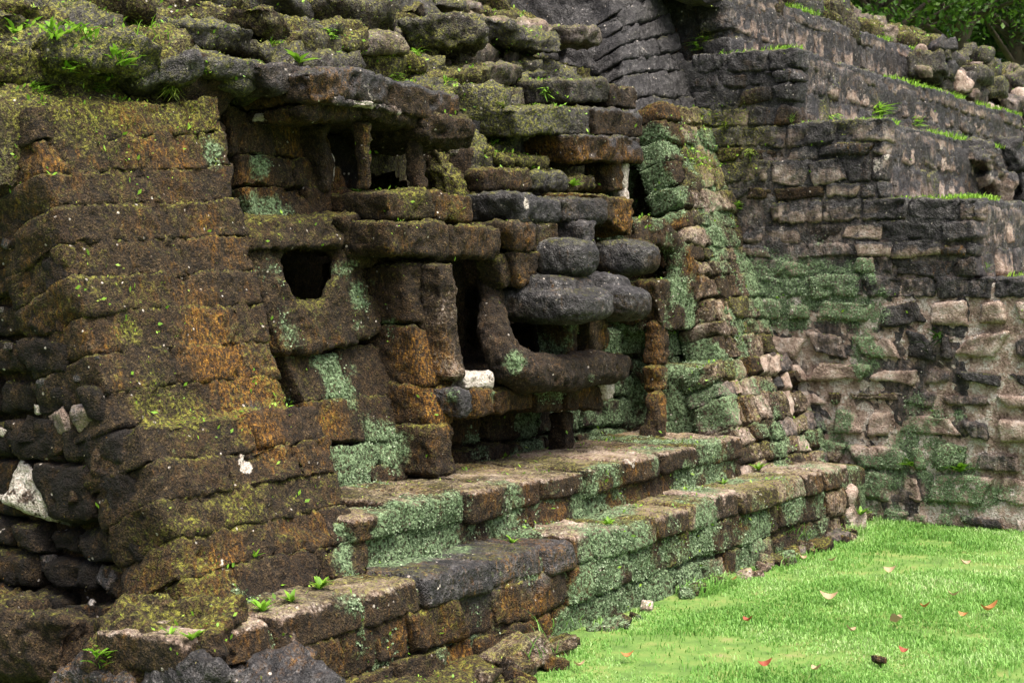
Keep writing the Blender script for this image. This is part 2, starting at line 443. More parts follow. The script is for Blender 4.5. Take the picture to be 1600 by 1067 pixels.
M_STONE = stone_material()
M_LIVER = leaf_material('leafy_liverwort', [(0, (.05, .085, .035)), (.35, (.12, .185, .092)), (.75, (.22, .31, .175)), (1, (.36, .45, .30))], .6, .2)
M_YMOSS = leaf_material('yellow_moss', [(0, (.05, .08, .010)), (.5, (.14, .20, .025)), (1, (.32, .42, .06))], .7, .25)
M_FUZZ = leaf_material('dead_moss', [(0, (.008, .005, .002)), (.45, (.028, .018, .007)), (.68, (.065, .04, .014)), (.85, (.20, .10, .014)), (.95, (.13, .125, .02)), (1, (.36, .32, .22))], .9, .1)
M_WEED = leaf_material('weed_leaf', [(0, (.09, .20, .014)), (.5, (.19, .40, .03)), (1, (.34, .56, .07))], .45, .35)
M_GRASS = leaf_material('grass_blade', [(0, (.07, .18, .025)), (.30, (.14, .32, .055)), (.65, (.23, .44, .10)), (.95, (.40, .55, .24)), (1, (.48, .48, .27))], .5, .35, patch=.5)
M_TREE = leaf_material('tree_leaf', [(0, (.007, .018, .004)), (.5, (.018, .045, .008)), (1, (.04, .09, .014))], .5, .25)
M_TREE2 = leaf_material('bright_leaf', [(0, (.02, .06, .005)), (.5, (.045, .115, .012)), (1, (.10, .20, .022))], .5, .35)

def flat_material(name, stops, scale=8, rough=.9, bump=.3):
    m = bpy.data.materials.new(name); g = N(m); geo = g.mk('ShaderNodeNewGeometry')
    n = g.noise(geo.outputs['Position'], scale, 8, .65); g.l.new(g.ramp(n, stops), g.b.inputs['Base Color'])
    g.b.inputs['Roughness'].default_value = rough
    bp = g.mk('ShaderNodeBump'); bp.inputs['Strength'].default_value = bump; bp.inputs['Distance'].default_value = .02
    g.l.new(g.noise(geo.outputs['Position'], scale * 6, 6, .7), bp.inputs['Height']); g.l.new(bp.outputs[0], g.b.inputs['Normal'])
    return m
M_LAWN = flat_material('lawn_soil', [(.3, (.05, .11, .015)), (.5, (.10, .19, .03)), (.63, (.16, .21, .05)), (.78, (.22, .18, .10))], 6)
M_BARK = flat_material('bark', [(.3, (.02, .016, .012)), (.6, (.07, .055, .04)), (.8, (.14, .12, .09))], 9)
M_LEAFD = leaf_material('dead_leaf', [(0, (.30, .10, .03)), (.5, (.40, .17, .05)), (1, (.33, .22, .12))], .6, .15)
M_LEAFT = leaf_material('tan_leaf', [(0, (.36, .24, .13)), (1, (.45, .34, .22))], .6, .15)
M_LEAFR = leaf_material('red_leaf', [(0, (.22, .05, .03)), (1, (.30, .08, .04))], .6, .15)

# ------------------------------------------------------------------ ground
G = np.linspace(-60, 60, 121); gx, gy = np.meshgrid(G, G, indexing='ij')
gV = np.stack([gx.ravel() + 8, gy.ravel(), 0 * gx.ravel()], 1); gV[:, 2] = .02 * fbm(gV, .6, 2, 3) - .02
gi = np.arange(121 * 121).reshape(121, 121)
gF = np.stack([gi[:-1, :-1].ravel(), gi[1:, :-1].ravel(), gi[1:, 1:].ravel(), gi[:-1, 1:].ravel()], 1)
lawn = raw_obj('lawn', gV, gF, M_LAWN, loc=(8, 0, 0)); lawn['kind'] = 'structure'; lawn['label'] = 'bright green lawn in front of the ruined temple'

# ------------------------------------------------------------------ lower and upper stone ledges
led = thing('stone_ledge', 'long low stone ledge along the edge of the grass with three black slabs', 'ledge', (7.2, 3.8, 0))
coremesh(led, [boxp(4.3, 10.35, 3.75, 4.3, -.1, .385)], 'mudgreen', 'earth_core', .03, .35)
xs = [(3.95, 4.42, 'ledge'), (4.42, 4.92, 'ledge'), (4.92, 5.30, 'ledge'), (5.30, 5.82, 'blacktop'), (5.82, 6.25, 'blacktop'), (6.25, 6.50, 'blacktop'), (6.50, 6.68, 'tantop')]
x = 6.68
while x < 9.95:
    wv = random.uniform(.30, .52); x1 = min(10.05, x + wv); xs.append((x, x1, random.choice(['tantop', 'tantop', 'tantop', 'tanmoss']))); x = x1
for (a, b, c) in xs:
    tz = .415 + random.uniform(-.012, .012); fy = 3.72 + random.uniform(-.02, .02); bz = .285 + random.uniform(-.008, .008)
    C = box8(a + .006, b - .006, fy, 4.12, bz, tz); C = [(p[0], p[1] + (.025 if i >= 4 and p[1] < 4 else 0), p[2]) for i, p in enumerate(C)]
    stone('coping_stone', led, rblock(C, .024 if c != 'blacktop' else .03, .015, .5 if c != 'blacktop' else .35, ns()), c)
lowcls = lambda p: random.choice(['brown', 'orange', 'brown']) if p[0] < 6.7 else random.choice(['greenb', 'tanmoss', 'green', 'greenb'])
masonry(led, [(4.0, 3.70, -.06), (10.05, 3.70, -.06), (10.05, 3.745, .292), (4.0, 3.745, .292)], [.52, .48], (.2, .38), .22, lowcls, .003, .018, .02, jit=.10)
# end stones at the far right end
for (px, py, s, c) in ((1300, 780, .14, 'tan'), (1325, 808, .10, 'tan'), (1285, 760, .14, 'tanmoss')):
    p = P(px, py, X=9.98); rock(led, (p[0] + .02, p[1], p[2]), (s, s * 1.3, s), c, 'end_stone', .016, 1.0)

up = thing('stone_ledge', 'narrow mossy upper ledge directly under the carved face', 'ledge', (7.2, 4.2, .4))
coremesh(up, [boxp(5.2, 9.1, 4.08, 5.0, .30, .605)], 'mudgreen', 'earth_core', .03, .35)
x = 5.27
while x < 9.08:
    wv = random.uniform(.26, .50); x1 = min(9.12, x + wv)
    if 9.12 - x1 < .15: x1 = 9.12
    tz = .64 + random.uniform(-.015, .012); fy = 4.05 + random.uniform(-.02, .015)
    C = box8(x + .006, x1 - .006, fy, 4.75, .515 + random.uniform(-.01, .01), tz)
    stone('coping_stone', up, rblock(C, .022, .015, .5, ns()), 'ledge' if x < 7.4 else random.choice(['ledge', 'tantop', 'greenb', 'ledge'])); x = x1
masonry(up, [(5.27, 4.05, .38), (9.12, 4.05, .38), (9.12, 4.09, .52), (5.27, 4.09, .52)], 1, (.18, .34), .22, lambda p: random.choice(['greenb', 'brown', 'green', 'greenb', 'orange']), .003, .014, .02, jit=.10)

# ------------------------------------------------------------------ left buttress (plinth + battered upper wall)
bu = thing('stone_buttress', 'tall battered brown mossy buttress nearest the camera, left of the carved face', 'buttress', (4.9, 4.4, .2))
coremesh(bu, [hexp([(4.42, 3.80, -.05), (5.30, 3.80, -.05), (4.42, 6.2, -.05), (5.30, 6.2, -.05), (4.46, 4.335, 1.05), (5.36, 4.335, 1.05), (4.46, 6.2, 1.05), (5.36, 6.2, 1.05)]),
             hexp([(4.46, 4.41, .98), (5.28, 4.41, .98), (4.46, 6.2, .98), (5.28, 6.2, .98), (4.50, 4.925, 2.30), (5.42, 4.925, 2.30), (4.44, 6.2, 2.30), (5.42, 6.2, 2.30)])], 'mud', 'earth_core', .027, .8)
bcl = lambda p: random.choice(['brown', 'brown', 'brown', 'brown2', 'orange'])
masonry(bu, [(4.28, 3.80, .02), (5.32, 3.82, .02), (5.40, 4.32, 1.06), (4.34, 4.32, 1.06)], [.12, .13, .12, .13, .125, .125, .125, .125], (.28, .55), .3, bcl, -.003, .010, .011, jit=.05)
masonry(bu, [(4.36, 4.43, 1.05), (5.33, 4.43, 1.05), (5.46, 4.92, 2.36), (4.40, 4.92, 2.24)], [.11, .11, .115, .11, .11, .115, .11, .11, .11], (.3, .6), .34, bcl, -.003, .008, .010, jit=.05)
# left side of it, seen at a slant; its shade is painted into the colour
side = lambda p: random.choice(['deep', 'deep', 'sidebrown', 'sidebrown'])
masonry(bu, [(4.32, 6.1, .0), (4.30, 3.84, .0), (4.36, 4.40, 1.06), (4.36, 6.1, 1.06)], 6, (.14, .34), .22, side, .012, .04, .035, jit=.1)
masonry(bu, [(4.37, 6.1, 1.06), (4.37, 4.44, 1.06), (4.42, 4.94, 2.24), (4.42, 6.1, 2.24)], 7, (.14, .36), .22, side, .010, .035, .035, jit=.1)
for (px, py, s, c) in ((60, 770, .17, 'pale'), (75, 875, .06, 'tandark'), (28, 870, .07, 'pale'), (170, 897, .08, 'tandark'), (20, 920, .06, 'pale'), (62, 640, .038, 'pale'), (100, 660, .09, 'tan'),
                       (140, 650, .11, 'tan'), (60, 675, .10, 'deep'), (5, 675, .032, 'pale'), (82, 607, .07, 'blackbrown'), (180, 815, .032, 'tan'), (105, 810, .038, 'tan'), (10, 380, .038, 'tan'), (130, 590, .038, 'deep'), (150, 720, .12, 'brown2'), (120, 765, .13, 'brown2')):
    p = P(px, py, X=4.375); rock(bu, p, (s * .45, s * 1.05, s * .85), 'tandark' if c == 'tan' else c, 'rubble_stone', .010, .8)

for k in range(24):
    px, py = random.uniform(0, 240), random.uniform(250, 940)
    if px > 20 + (py - 170) * .38: continue
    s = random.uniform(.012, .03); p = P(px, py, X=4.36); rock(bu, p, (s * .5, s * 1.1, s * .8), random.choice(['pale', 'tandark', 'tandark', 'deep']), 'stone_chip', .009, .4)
# ------------------------------------------------------------------ right buttress
rb = thing('stone_buttress', 'sloping green and tan mossy buttress right of the carved face, in the corner', 'buttress', (9.9, 4.3, .4))
coremesh(rb, [hexp([(9.2, 4.0, -.1), (10.6, 4.0, -.1), (9.2, 6.2, -.1), (10.6, 6.2, -.1), (9.25, 4.37, 1.05), (10.6, 4.37, 1.05), (9.25, 6.2, 1.0), (10.6, 6.2, 1.0)]),
             hexp([(9.88, 4.41, .98), (10.6, 4.41, .98), (9.88, 6.2, .98), (10.6, 6.2, .98), (9.92, 4.99, 2.7), (10.6, 4.99, 2.7), (9.92, 6.2, 2.7), (10.6, 6.2, 2.7)])], 'mudgreen', 'earth_core', .03, 1.0)
rcl = lambda p: random.choice(['tangreen', 'greenb', 'green', 'tanmoss'])
masonry(rb, [(9.12, 4.03, .36), (10.5, 4.03, .36), (10.5, 4.35, 1.08), (9.22, 4.35, 1.08)], 6, (.11, .26), .24, lambda p: random.choice(['tangreen', 'greenb', 'tanmoss', 'tanmoss', 'tandark', 'greenb']), .003, .022, .02, jit=.14)
masonry(rb, [(9.55, 4.42, 1.06), (10.5, 4.42, 1.06), (10.5, 4.98, 2.75), (9.72, 4.98, 2.75)], 13, (.12, .28), .25, lambda p: random.choice(['greenb', 'mossy', 'tanmoss', 'tanmoss', 'tanmoss']) if p[0] > 9.85 else random.choice(['orange', 'tanmoss', 'greenb']), .002, .022, .02, jit=.14)

# ------------------------------------------------------------------ carved face
mk = thing('stone_mask', 'large carved stone face with jutting black snout, dark eye holes and open mouth', 'stone mask', (7.6, 4.7, .64))
coremesh(mk, [boxp(5.25, 9.6, 4.98, 6.3, .3, 1.05), boxp(5.2, 9.9, 5.7, 6.4, .3, 2.5), boxp(5.3, 7.3, 4.95, 6.4, 2.42, 2.56), boxp(7.3, 9.9, 5.3, 6.4, 2.42, 2.60),
              boxp(6.55, 7.0, 5.55, 6.3, 1.0, 2.45), boxp(8.55, 9.1, 5.5, 6.3, 1.0, 2.45), boxp(5.25, 5.62, 5.0, 6.2, .5, 2.4),
              boxp(7.25, 8.2, 4.75, 5.6, .9, 1.12), boxp(7.55, 8.45, 5.0, 6, 1.86, 2.30), boxp(6.9, 7.9, 5.62, 5.9, 1.7, 2.5)], 'soil')
# --- left cheek: plate with eye hole
V = sculpt([prism([(392, 340), (545, 335), (552, 388), (395, 392)], 4.86, .5, 4.84),
            prism([(384, 385), (443, 385), (450, 440), (470, 478), (440, 548), (424, 500), (402, 430)], 4.84, .5, 4.72),
            prism([(440, 470), (600, 470), (606, 500), (592, 532), (520, 548), (446, 556)], 4.76, .5, 4.70),
            prism([(505, 482), (536, 482), (536, 430)], 4.77, .06, 4.76), prism([(440, 425), (478, 482), (440, 482)], 4.77, .2, 4.76),
            prism([(532, 386), (562, 400), (598, 500), (534, 520)], 4.83, .06, 4.73)], .018, 5, 1.0, ns())
stone('eye_socket', mk, V, 'brown')
fb('brow_stone', mk, [(386, 340), (550, 336), (548, 384), (392, 388)], 4.84, .5, .038, 'brown', 4.78)
cheek = [P(530, 765, Y=4.58), P(640, 752, Y=4.56), P(606, 540, Y=4.76), P(448, 552, Y=4.76)]
masonry(mk, cheek, [.13, .2, .3, .37], (.24, .42), .4, lambda p: random.choice(['brown', 'brown', 'orange', 'greenb']), -.002, .006, .010, 'cheek_stone', jit=.10, amp=.7)
# --- wall behind and above the cheek
panel = [P(392, 345, Y=4.98), P(566, 335, Y=4.92), P(505, 200, Y=5.06), P(345, 160, Y=5.10)]
masonry(mk, panel, 3, (.26, .44), .4, lambda p: random.choice(['brown', 'brown2', 'brown']), -.002, .010, .012, 'panel_stone', jit=.06)
fb('panel_stone', mk, [(530, 335), (600, 330), (612, 415), (560, 420)], 4.78, .15, .032, 'brown')
# --- left pilaster
fb('pilaster_stone', mk, [(628, 412), (688, 410), (698, 505), (645, 508)], 4.62, .5, .038, 'brown', 4.57)
fb('pilaster_stone', mk, [(648, 508), (700, 506), (712, 600), (664, 604)], 4.56, .5, .032, 'orange', 4.50)
fb('pilaster_stone', mk, [(662, 600), (711, 598), (712, 662), (674, 666)], 4.50, .5, .032, 'orange', 4.45)
fb('pilaster_stone', mk, [(676, 662), (712, 657), (717, 741), (682, 748)], 4.42, .45, .032, 'orange', 4.38)
fb('jamb', mk, [(684, 411), (706, 410), (732, 588), (707, 591)], 4.50, .12, .025, 'jamb', 4.42)
# --- brow beam and sill above it
fb('sill_stone', mk, [(600, 300), (676, 302), (680, 346), (606, 344)], 4.62, .6, .027, 'brown')
fb('sill_stone', mk, [(678, 302), (736, 305), (738, 348), (682, 348)], 4.62, .6, .027, 'brown')
fb('brow_beam', mk, [(606, 344), (702, 350), (703, 402), (612, 399)], 4.56, .7, .032, 'brown')
fb('brow_beam', mk, [(704, 350), (783, 355), (781, 403), (706, 404)], 4.56, .7, .03, 'brown')
# --- headdress window with posts, lintels
fb('post', mk, [(571, 192), (582, 192), (583, 296), (573, 297)], 4.74, .08, .025, 'brown')
fb('post', mk, [(656, 200), (668, 202), (670, 298), (659, 299)], 4.72, .09, .025, 'brown2')
fb('post', mk, [(500, 195), (520, 195), (524, 300), (508, 302)], 4.92, .2, .035, 'brown2')
fb('recess_stone', mk, [(512, 210), (566, 210), (568, 300), (518, 302)], 5.2, .3, .03, 'deep')
fb('white_stone', mk, [(516, 240), (524, 240), (526, 286), (519, 286)], 4.985, .1, .02, 'pale')
fb('lintel', mk, [(470, 164), (572, 150), (580, 190), (478, 192)], 4.74, .8, .038, 'brown')
fb('lintel', mk, [(574, 158), (662, 170), (664, 200), (580, 190)], 4.70, .8, .038, 'brown')
V = sculpt([prism([(482, 112), (560, 108), (640, 128), (722, 152), (720, 192), (640, 178), (560, 160), (486, 162)], 4.68, .75),
            prism([(500, 108), (640, 132), (715, 155), (715, 170), (500, 140)], 4.72, 1.0)], .018, 5, 1.0, ns())
stone('capstone', mk, V, 'capstone')
fb('chipped_stone', mk, [(514, 152), (628, 170), (626, 178), (516, 163)], 4.676, .2, .006, 'chip')
V = sculpt([prism([(668, 178), (735, 182), (746, 205), (738, 228), (700, 236), (668, 215)], 4.66, .9), prism([(690, 180), (738, 190), (742, 215), (700, 225)], 4.62, .4)], .016, 8, 1.3, ns())
stone('knob', mk, V, 'brown2')
fb('roof_stone', mk, [(330, 92), (420, 96), (425, 128), (335, 118)], 4.86, .8, .032, 'rubble')
fb('roof_stone', mk, [(400, 100), (490, 104), (500, 150), (420, 140)], 4.82, .8, .032, 'blackbrown')
# --- snout head
fb('head_lintel', mk, [(810, 300), (880, 312), (884, 348), (815, 346)], 4.50, .8, .032, 'black')
fb('head_lintel', mk, [(880, 308), (948, 312), (950, 345), (884, 348)], 4.48, .7, .03, 'blackbrown')
fb('head_slab', mk, [(925, 302), (992, 310), (990, 372), (950, 345)], 4.52, .6, .027, 'orange')
fb('head_block', mk, [(800, 346), (838, 346), (838, 392), (806, 392)], 4.50, .6, .027, 'orange')
fb('head_block', mk, [(806, 392), (845, 392), (842, 440), (812, 452)], 4.50, .35, .027, 'brown')
fb('cheekbone', mk, [(772, 398), (830, 400), (828, 440), (790, 456)], 4.56, .16, .032, 'brown')
fb('bridge_stone', mk, [(842, 345), (876, 347), (876, 400), (842, 400)], 4.50, .5, .027, 'brown')
fb('septum', mk, [(910, 345), (934, 345), (938, 420), (914, 424)], 4.40, .18, .03, 'blackbrown')
V = sculpt([sball(P(878, 403, Y=4.44) , (.14, .19, .105), .66)], .011, 2, .4, ns()); stone('nostril', mk, V, 'snout')
V = sculpt([sball(P(978, 402, Y=4.44), (.15, .20, .10), .66)], .011, 2, .4, ns()); stone('nostril', mk, V, 'snout')
fb('side_stone', mk, [(1000, 374), (1022, 376), (1020, 410), (1002, 412)], 4.52, .2, .027, 'brown')
zt = P(930, 432, Y=4.2)[2]; zm = P(930, 452, Y=4.2)[2]; zb = P(930, 500, Y=4.2)[2]
V = sculpt([sball((7.545, 4.52, (zb + zm) / 2), (.235, .36, (zm - zb) / 2 + .02), .56), sball((7.56, 4.58, zm + .01), (.19, .30, zt - zm + .012), .5), boxp(7.5, 7.70, 4.5, 5.0, zb + .04, zm - .02)], .011, 3, .4, ns()); stone('snout_stone', mk, V, 'snout')
V = sculpt([sball((8.03, 4.53, (zb + zm) / 2 + .005), (.225, .36, (zm - zb) / 2 + .02), .54), sball((8.02, 4.58, zm + .01), (.18, .30, zt - zm + .012), .5), boxp(7.9, 8.15, 4.5, 5.0, zb + .04, zm - .02)], .011, 3, .4, ns()); stone('snout_stone', mk, V, 'snout')
# --- mouth
z0 = P(880, 608, Y=4.35)[2]; z1 = P(880, 556, Y=4.35)[2]
jaw = [boxp(7.02, 8.12, 4.36, 4.62, z0 + .03, z1), boxp(7.1, 8.1, 4.42, 4.9, z0, z1 - .02)]
for k in range(7):
    a = k / 6; jaw.append(boxp(7.00, 7.16 - .03 * a, 4.40 + .22 * a ** .6, 4.66 + .06 * a, z0 + .05 + .20 * a * a, z1 - .01 + .22 * a * a))
path = [((762, 436), 4.70, .055), ((766, 475), 4.66, .065), ((769, 512), 4.58, .085), ((778, 540), 4.52, .095), ((796, 570), 4.44, .105), ((828, 582), 4.40, .108), ((870, 584), 4.385, .108), ((912, 581), 4.38, .104), ((948, 577), 4.385, .095)]
jaw = [boxp(7.15, 8.12, 4.40, 4.9, z0 - .01, z1 - .06), boxp(7.22, 8.12, 4.30, 4.6, z0 + .015, z1 - .015)]
for (qa, qb) in zip(path[:-1], path[1:]):
    pa, pb = P(*qa[0], Y=qa[1]), P(*qb[0], Y=qb[1])
    for t_ in np.linspace(0, 1, 5):
        jaw.append(ball(pa * (1 - t_) + pb * t_, [qa[2] * (1 - t_) + qb[2] * t_] * 3, 8))
stone('lower_jaw', mk, sculpt(jaw, .014, 7, .7, ns()), 'jaw')
V = sculpt([ball((8.17, 4.42, (z0 + z1) / 2 + .02), (.14, .075, .065))], .012, 2, .6, ns()); stone('jaw_tip', mk, V, 'brown')
fb('tooth', mk, [(884, 495), (903, 495), (903, 556), (887, 558)], 4.42, .2, .03, 'greenb')
fb('tooth', mk, [(922, 495), (950, 495), (950, 550), (926, 556)], 4.36, .16, .03, 'brown')
fb('tooth', mk, [(835, 500), (858, 500), (858, 560), (838, 560)], 4.70, .2, .03, 'deep')
# --- stones below the jaw
fb('chin_stone', mk, [(728, 582), (772, 580), (772, 610), (730, 606)], 4.42, .3, .027, 'pale')
fb('chin_stone', mk, [(716, 606), (742, 604), (740, 640), (722, 656)], 4.36, .2, .035, 'black')
fb('chin_stone', mk, [(742, 602), (776, 606), (776, 646), (742, 650)], 4.40, .5, .027, 'brown')
fb('chin_stone', mk, [(776, 606), (836, 608), (836, 642), (778, 648)], 4.46, .5, .035, 'brown')
fb('chin_stone', mk, [(838, 608), (884, 604), (882, 644), (838, 644)], 4.50, .5, .027, 'greenb')
fb('chin_stone', mk, [(886, 600), (946, 596), (944, 640), (886, 646)], 4.48, .5, .027, 'orange')
fb('chin_stone', mk, [(944, 594), (962, 592), (961, 624), (946, 628)], 4.46, .3, .025, 'pale')
fb('chin_post', mk, [(880, 644), (898, 642), (898, 700), (882, 704)], 4.60, .12, .02, 'brown')
masonry(mk, [P(705, 735, Y=4.86), P(1010, 690, Y=4.86), P(1000, 590, Y=4.9), P(700, 600, Y=4.9)], 3, (.2, .4), .2, lambda p: random.choice(['green', 'greenb', 'brown']) if p[0] < 8 else 'green', .008, .015, .03, 'panel_stone')
masonry(mk, [P(945, 625, Y=4.88), P(1012, 615, Y=4.88), P(1005, 510, Y=4.9), P(940, 510, Y=4.9)], 3, (.2, .35), .2, 'green', .008, .015, .03, 'panel_stone')
# --- right pilaster
fb('pilaster_stone', mk, [(1026, 500), (1046, 498), (1046, 572), (1026, 574)], 4.62, .1, .035, 'orange', 4.60)
fb('pilaster_stone', mk, [(1024, 572), (1046, 570), (1044, 612), (1030, 616)], 4.56, .09, .03, 'orange', 4.54)
fb('pilaster_stone', mk, [(1030, 614), (1046, 612), (1047, 684), (1031, 688)], 4.50, .09, .03, 'orange', 4.46)
fb('pilaster_stone', mk, [(990, 440), (1030, 440), (1032, 502), (994, 504)], 4.75, .4, .035, 'brown')
# --- right cheek
V = sculpt([prism([(994, 346), (1040, 340), (1062, 372), (1064, 388), (1000, 384)], 4.64, .3, 4.63),
            prism([(1056, 366), (1080, 384), (1110, 452), (1106, 500), (1060, 460)], 4.63, .10, 4.60),
            prism([(1022, 438), (1096, 440), (1108, 505), (1090, 515), (1034, 518)], 4.62, .35, 4.60)], .015, 5, 1.0, ns())
stone('eye_socket', mk, V, 'greenb')
masonry(mk, [P(1040, 690, Y=4.60), P(1150, 672, Y=4.60), P(1112, 512, Y=4.76), P(1034, 518, Y=4.76)], 5, (.16, .32), .35, lambda p: random.choice(['green', 'green', 'greenb', 'orange']), 0.0, .012, .016, 'cheek_stone', jit=.12)
masonry(mk, [P(1034, 345, Y=5.02), P(1085, 345, Y=5.02), P(1040, 175, Y=5.12), P(996, 178, Y=5.12)], 4, (.2, .4), .35, lambda p: random.choice(['green', 'green', 'greenb']), .010, .02, .027, 'panel_stone', jit=.06)
# --- right headdress: slabs, post, course of the broken middle
fb('slab', mk, [(886, 126), (952, 124), (954, 158), (890, 162)], 4.90, .6, .02, 'rubble')
fb('slab', mk, [(954, 130), (998, 138), (998, 172), (956, 168)], 4.88, .6, .02, 'brown2')
fb('slab', mk, [(806, 168), (925, 166), (928, 212), (812, 212)], 4.84, .6, .02, 'rubble')
fb('slab', mk, [(926, 166), (1004, 176), (1004, 216), (928, 212)], 4.80, .6, .018, 'capstone')
fb('lintel', mk, [(900, 209), (975, 213), (975, 255), (906, 254)], 4.74, .7, .02, 'capstone')
fb('lintel', mk, [(976, 212), (1005, 214), (1005, 256), (976, 255)], 4.74, .7, .02, 'capstone')
fb('post', mk, [(958, 254), (976, 254), (978, 302), (960, 302)], 4.78, .2, .025, 'brown')
fb('post', mk, [(980, 256), (988, 256), (986, 320), (978, 320)], 4.77, .1, .018, 'pale')
fb('sill_stone', mk, [(756, 262), (830, 262), (832, 298), (760, 298)], 4.80, .13, .03, 'brown')
fb('sill_stone', mk, [(832, 266), (884, 270), (886, 298), (834, 298)], 4.80, .6, .027, 'rubble')
fb('sill_stone', mk, [(886, 274), (936, 278), (936, 300), (888, 302)], 4.78, .5, .035, 'mossy')
fb('sill_stone', mk, [(790, 240), (860, 246), (862, 266), (794, 264)], 4.90, .15, .035, 'mossy')

coremesh(mk, [hexp([(7.48, 4.92, 1.95), (8.42, 4.92, 1.95), (7.48, 6.0, 1.95), (8.42, 6.0, 1.95), (7.4, 5.32, 2.55), (8.6, 5.30, 2.6), (7.4, 6.0, 2.55), (8.6, 6.0, 2.6)])], 'mossy', 'rubble_fill', .025, 2.2)
for k in range(26):
    a, b = random.random(), random.random(); s = random.uniform(.07, .17)
    rock(mk, (7.5 + .85 * a, 4.95 + .36 * b, 2.06 + .50 * b), (s * 1.5, s, s * .6), random.choice(['rubble', 'mossy', 'black', 'rubble']), 'rubble_stone', .016, 1.0)

#PART3
# ------------------------------------------------------------------ rubble slope above the face
rub = thing('rubble_slope', 'collapsed mossy rubble slope above the carved face', 'rubble', (7, 6, 2.3))
def slope_z(X, Y):                       # profile of the collapsed fill behind the top edge
    return 2.30 + np.clip((Y - 4.95) * .64, -.1, 3.2) + .10 * np.clip(X - 6, -2, 5) * np.clip((Y - 5) / 2, 0, 1) - .18 * np.exp(-((X - 7.7) / .8) ** 2) * np.exp(-((Y - 5.0) / .5) ** 2)
nx, ny = 300, 110
ax = np.linspace(3.7, 10.9, nx); ay = np.linspace(4.93, 8.2, ny); sx, sy = np.meshgrid(ax, ay, indexing='ij')
sx, sy = sx.ravel(), sy.ravel(); sy = sy + .28 / (1 + np.exp(-(sx - 5.55) * 14)) * np.clip((6.2 - sy) / 1.2, 0, 1)
sV = np.stack([sx, sy, slope_z(sx, sy)], 1)
sV[:, 2] += .05 * fbm(sV, 1.6, 2, 5) + .035 * fbm(sV, 5, 2, 11) + .025 * (.5 - np.abs(fbm(sV, 8, 2, 13))) + .018 * fbm(sV, 22, 2, 14); sV[:, 1] += .05 * fbm(sV, 6, 2, 31)
si = np.arange(nx * ny).reshape(nx, ny); sV[si[:, 0], 2] -= .30; sV[si[:, 0], 1] += .03; sV[si[:, 1], 2] -= .04
sF = np.stack([si[:-1, :-1].ravel(), si[1:, :-1].ravel(), si[1:, 1:].ravel(), si[:-1, 1:].ravel()], 1)
stone('soil_fill', rub, (sV, sF), 'mossy', 0)
cnt = 0
for k in range(1500):
    X = random.uniform(4.0, 9.9); Y = random.uniform(4.98, 7.6)
    if (X > 9.0 or 6.4 < X < 7.7) and Y < 5.3: continue
    z = float(slope_z(np.array(X), np.array(Y)))
    dd = (X * _fw[0] + Y * _fw[1]); px = 800 + FPX * (X * _rt[0] + Y * _rt[1]) / dd; py = HOR - (z - CH) * FPX / dd
    if px < -60 or px > 990 or py < -60: continue
    s = random.choice([.12, .16, .2, .26, .32]) * random.uniform(.8, 1.2)
    if Y < 5.0 + s * .8: continue
    rock(rub, (X, Y, z - s * .08), (s * 2.0, s * 1.4, s * .42), random.choice(['rubble', 'rubble', 'mossy', 'mossy', 'rubble', 'mossy'] if px < 640 else ['rubble', 'mossy', 'rubtan', 'rubble', 'black', 'mossy', 'rubble']), res=.038, amp=1.3, tilt=.35)
    cnt += 1
    if cnt > 260: break
for (px, py, Y, s, c) in ((140, 92, 5.05, .28, 'rubble'), (60, 70, 5.2, .22, 'rubble'), (245, 120, 5.0, .2, 'black'), (330, 60, 5.3, .24, 'rubble'), (390, 45, 5.5, .26, 'mossy'), (545, 35, 5.9, .3, 'rubtan'), (575, 72, 5.5, .22, 'rubtan'), (760, 118, 5.35, .22, 'rubtan'), (810, 60, 5.6, .3, 'rubble'), (900, 60, 5.5, .2, 'rubtan'), (690, 60, 5.6, .34, 'rubble'), (480, 60, 5.6, .3, 'mossy')):
    rock(rub, P(px, py, Y=Y), (s * 1.7, s * 1.1, s * .42), c, res=.02, amp=1.1, tilt=.4)

# ------------------------------------------------------------------ dark smooth wall above the corner
pw = thing('plastered_wall', 'smooth black weathered wall above the right buttress', 'wall', (10, 5.2, 2.6))
b0, b1, b2, b3 = np.array(P(985, 185, Y=5.08)), np.array((10.62, 5.02, 2.62)), np.array((10.62, 5.75, 4.6)), np.array(P(940, -120, Y=5.75))
coremesh(pw, [hexp([b0 + (0, .03, -.2), b1 + (0, .03, -.2), b0 + (0, 1.6, -.2), b1 + (0, 1.6, -.2), b3 + (0, .03, 0), b2 + (0, .03, 0), b3 + (0, 1.0, 0), b2 + (0, 1.0, 0)])], 'black')
masonry(pw, [b0, b1, b2, b3], 11, (.2, .42), .25, 'greywall', .002, .010, .014, 'stone', jit=.08, amp=.8)

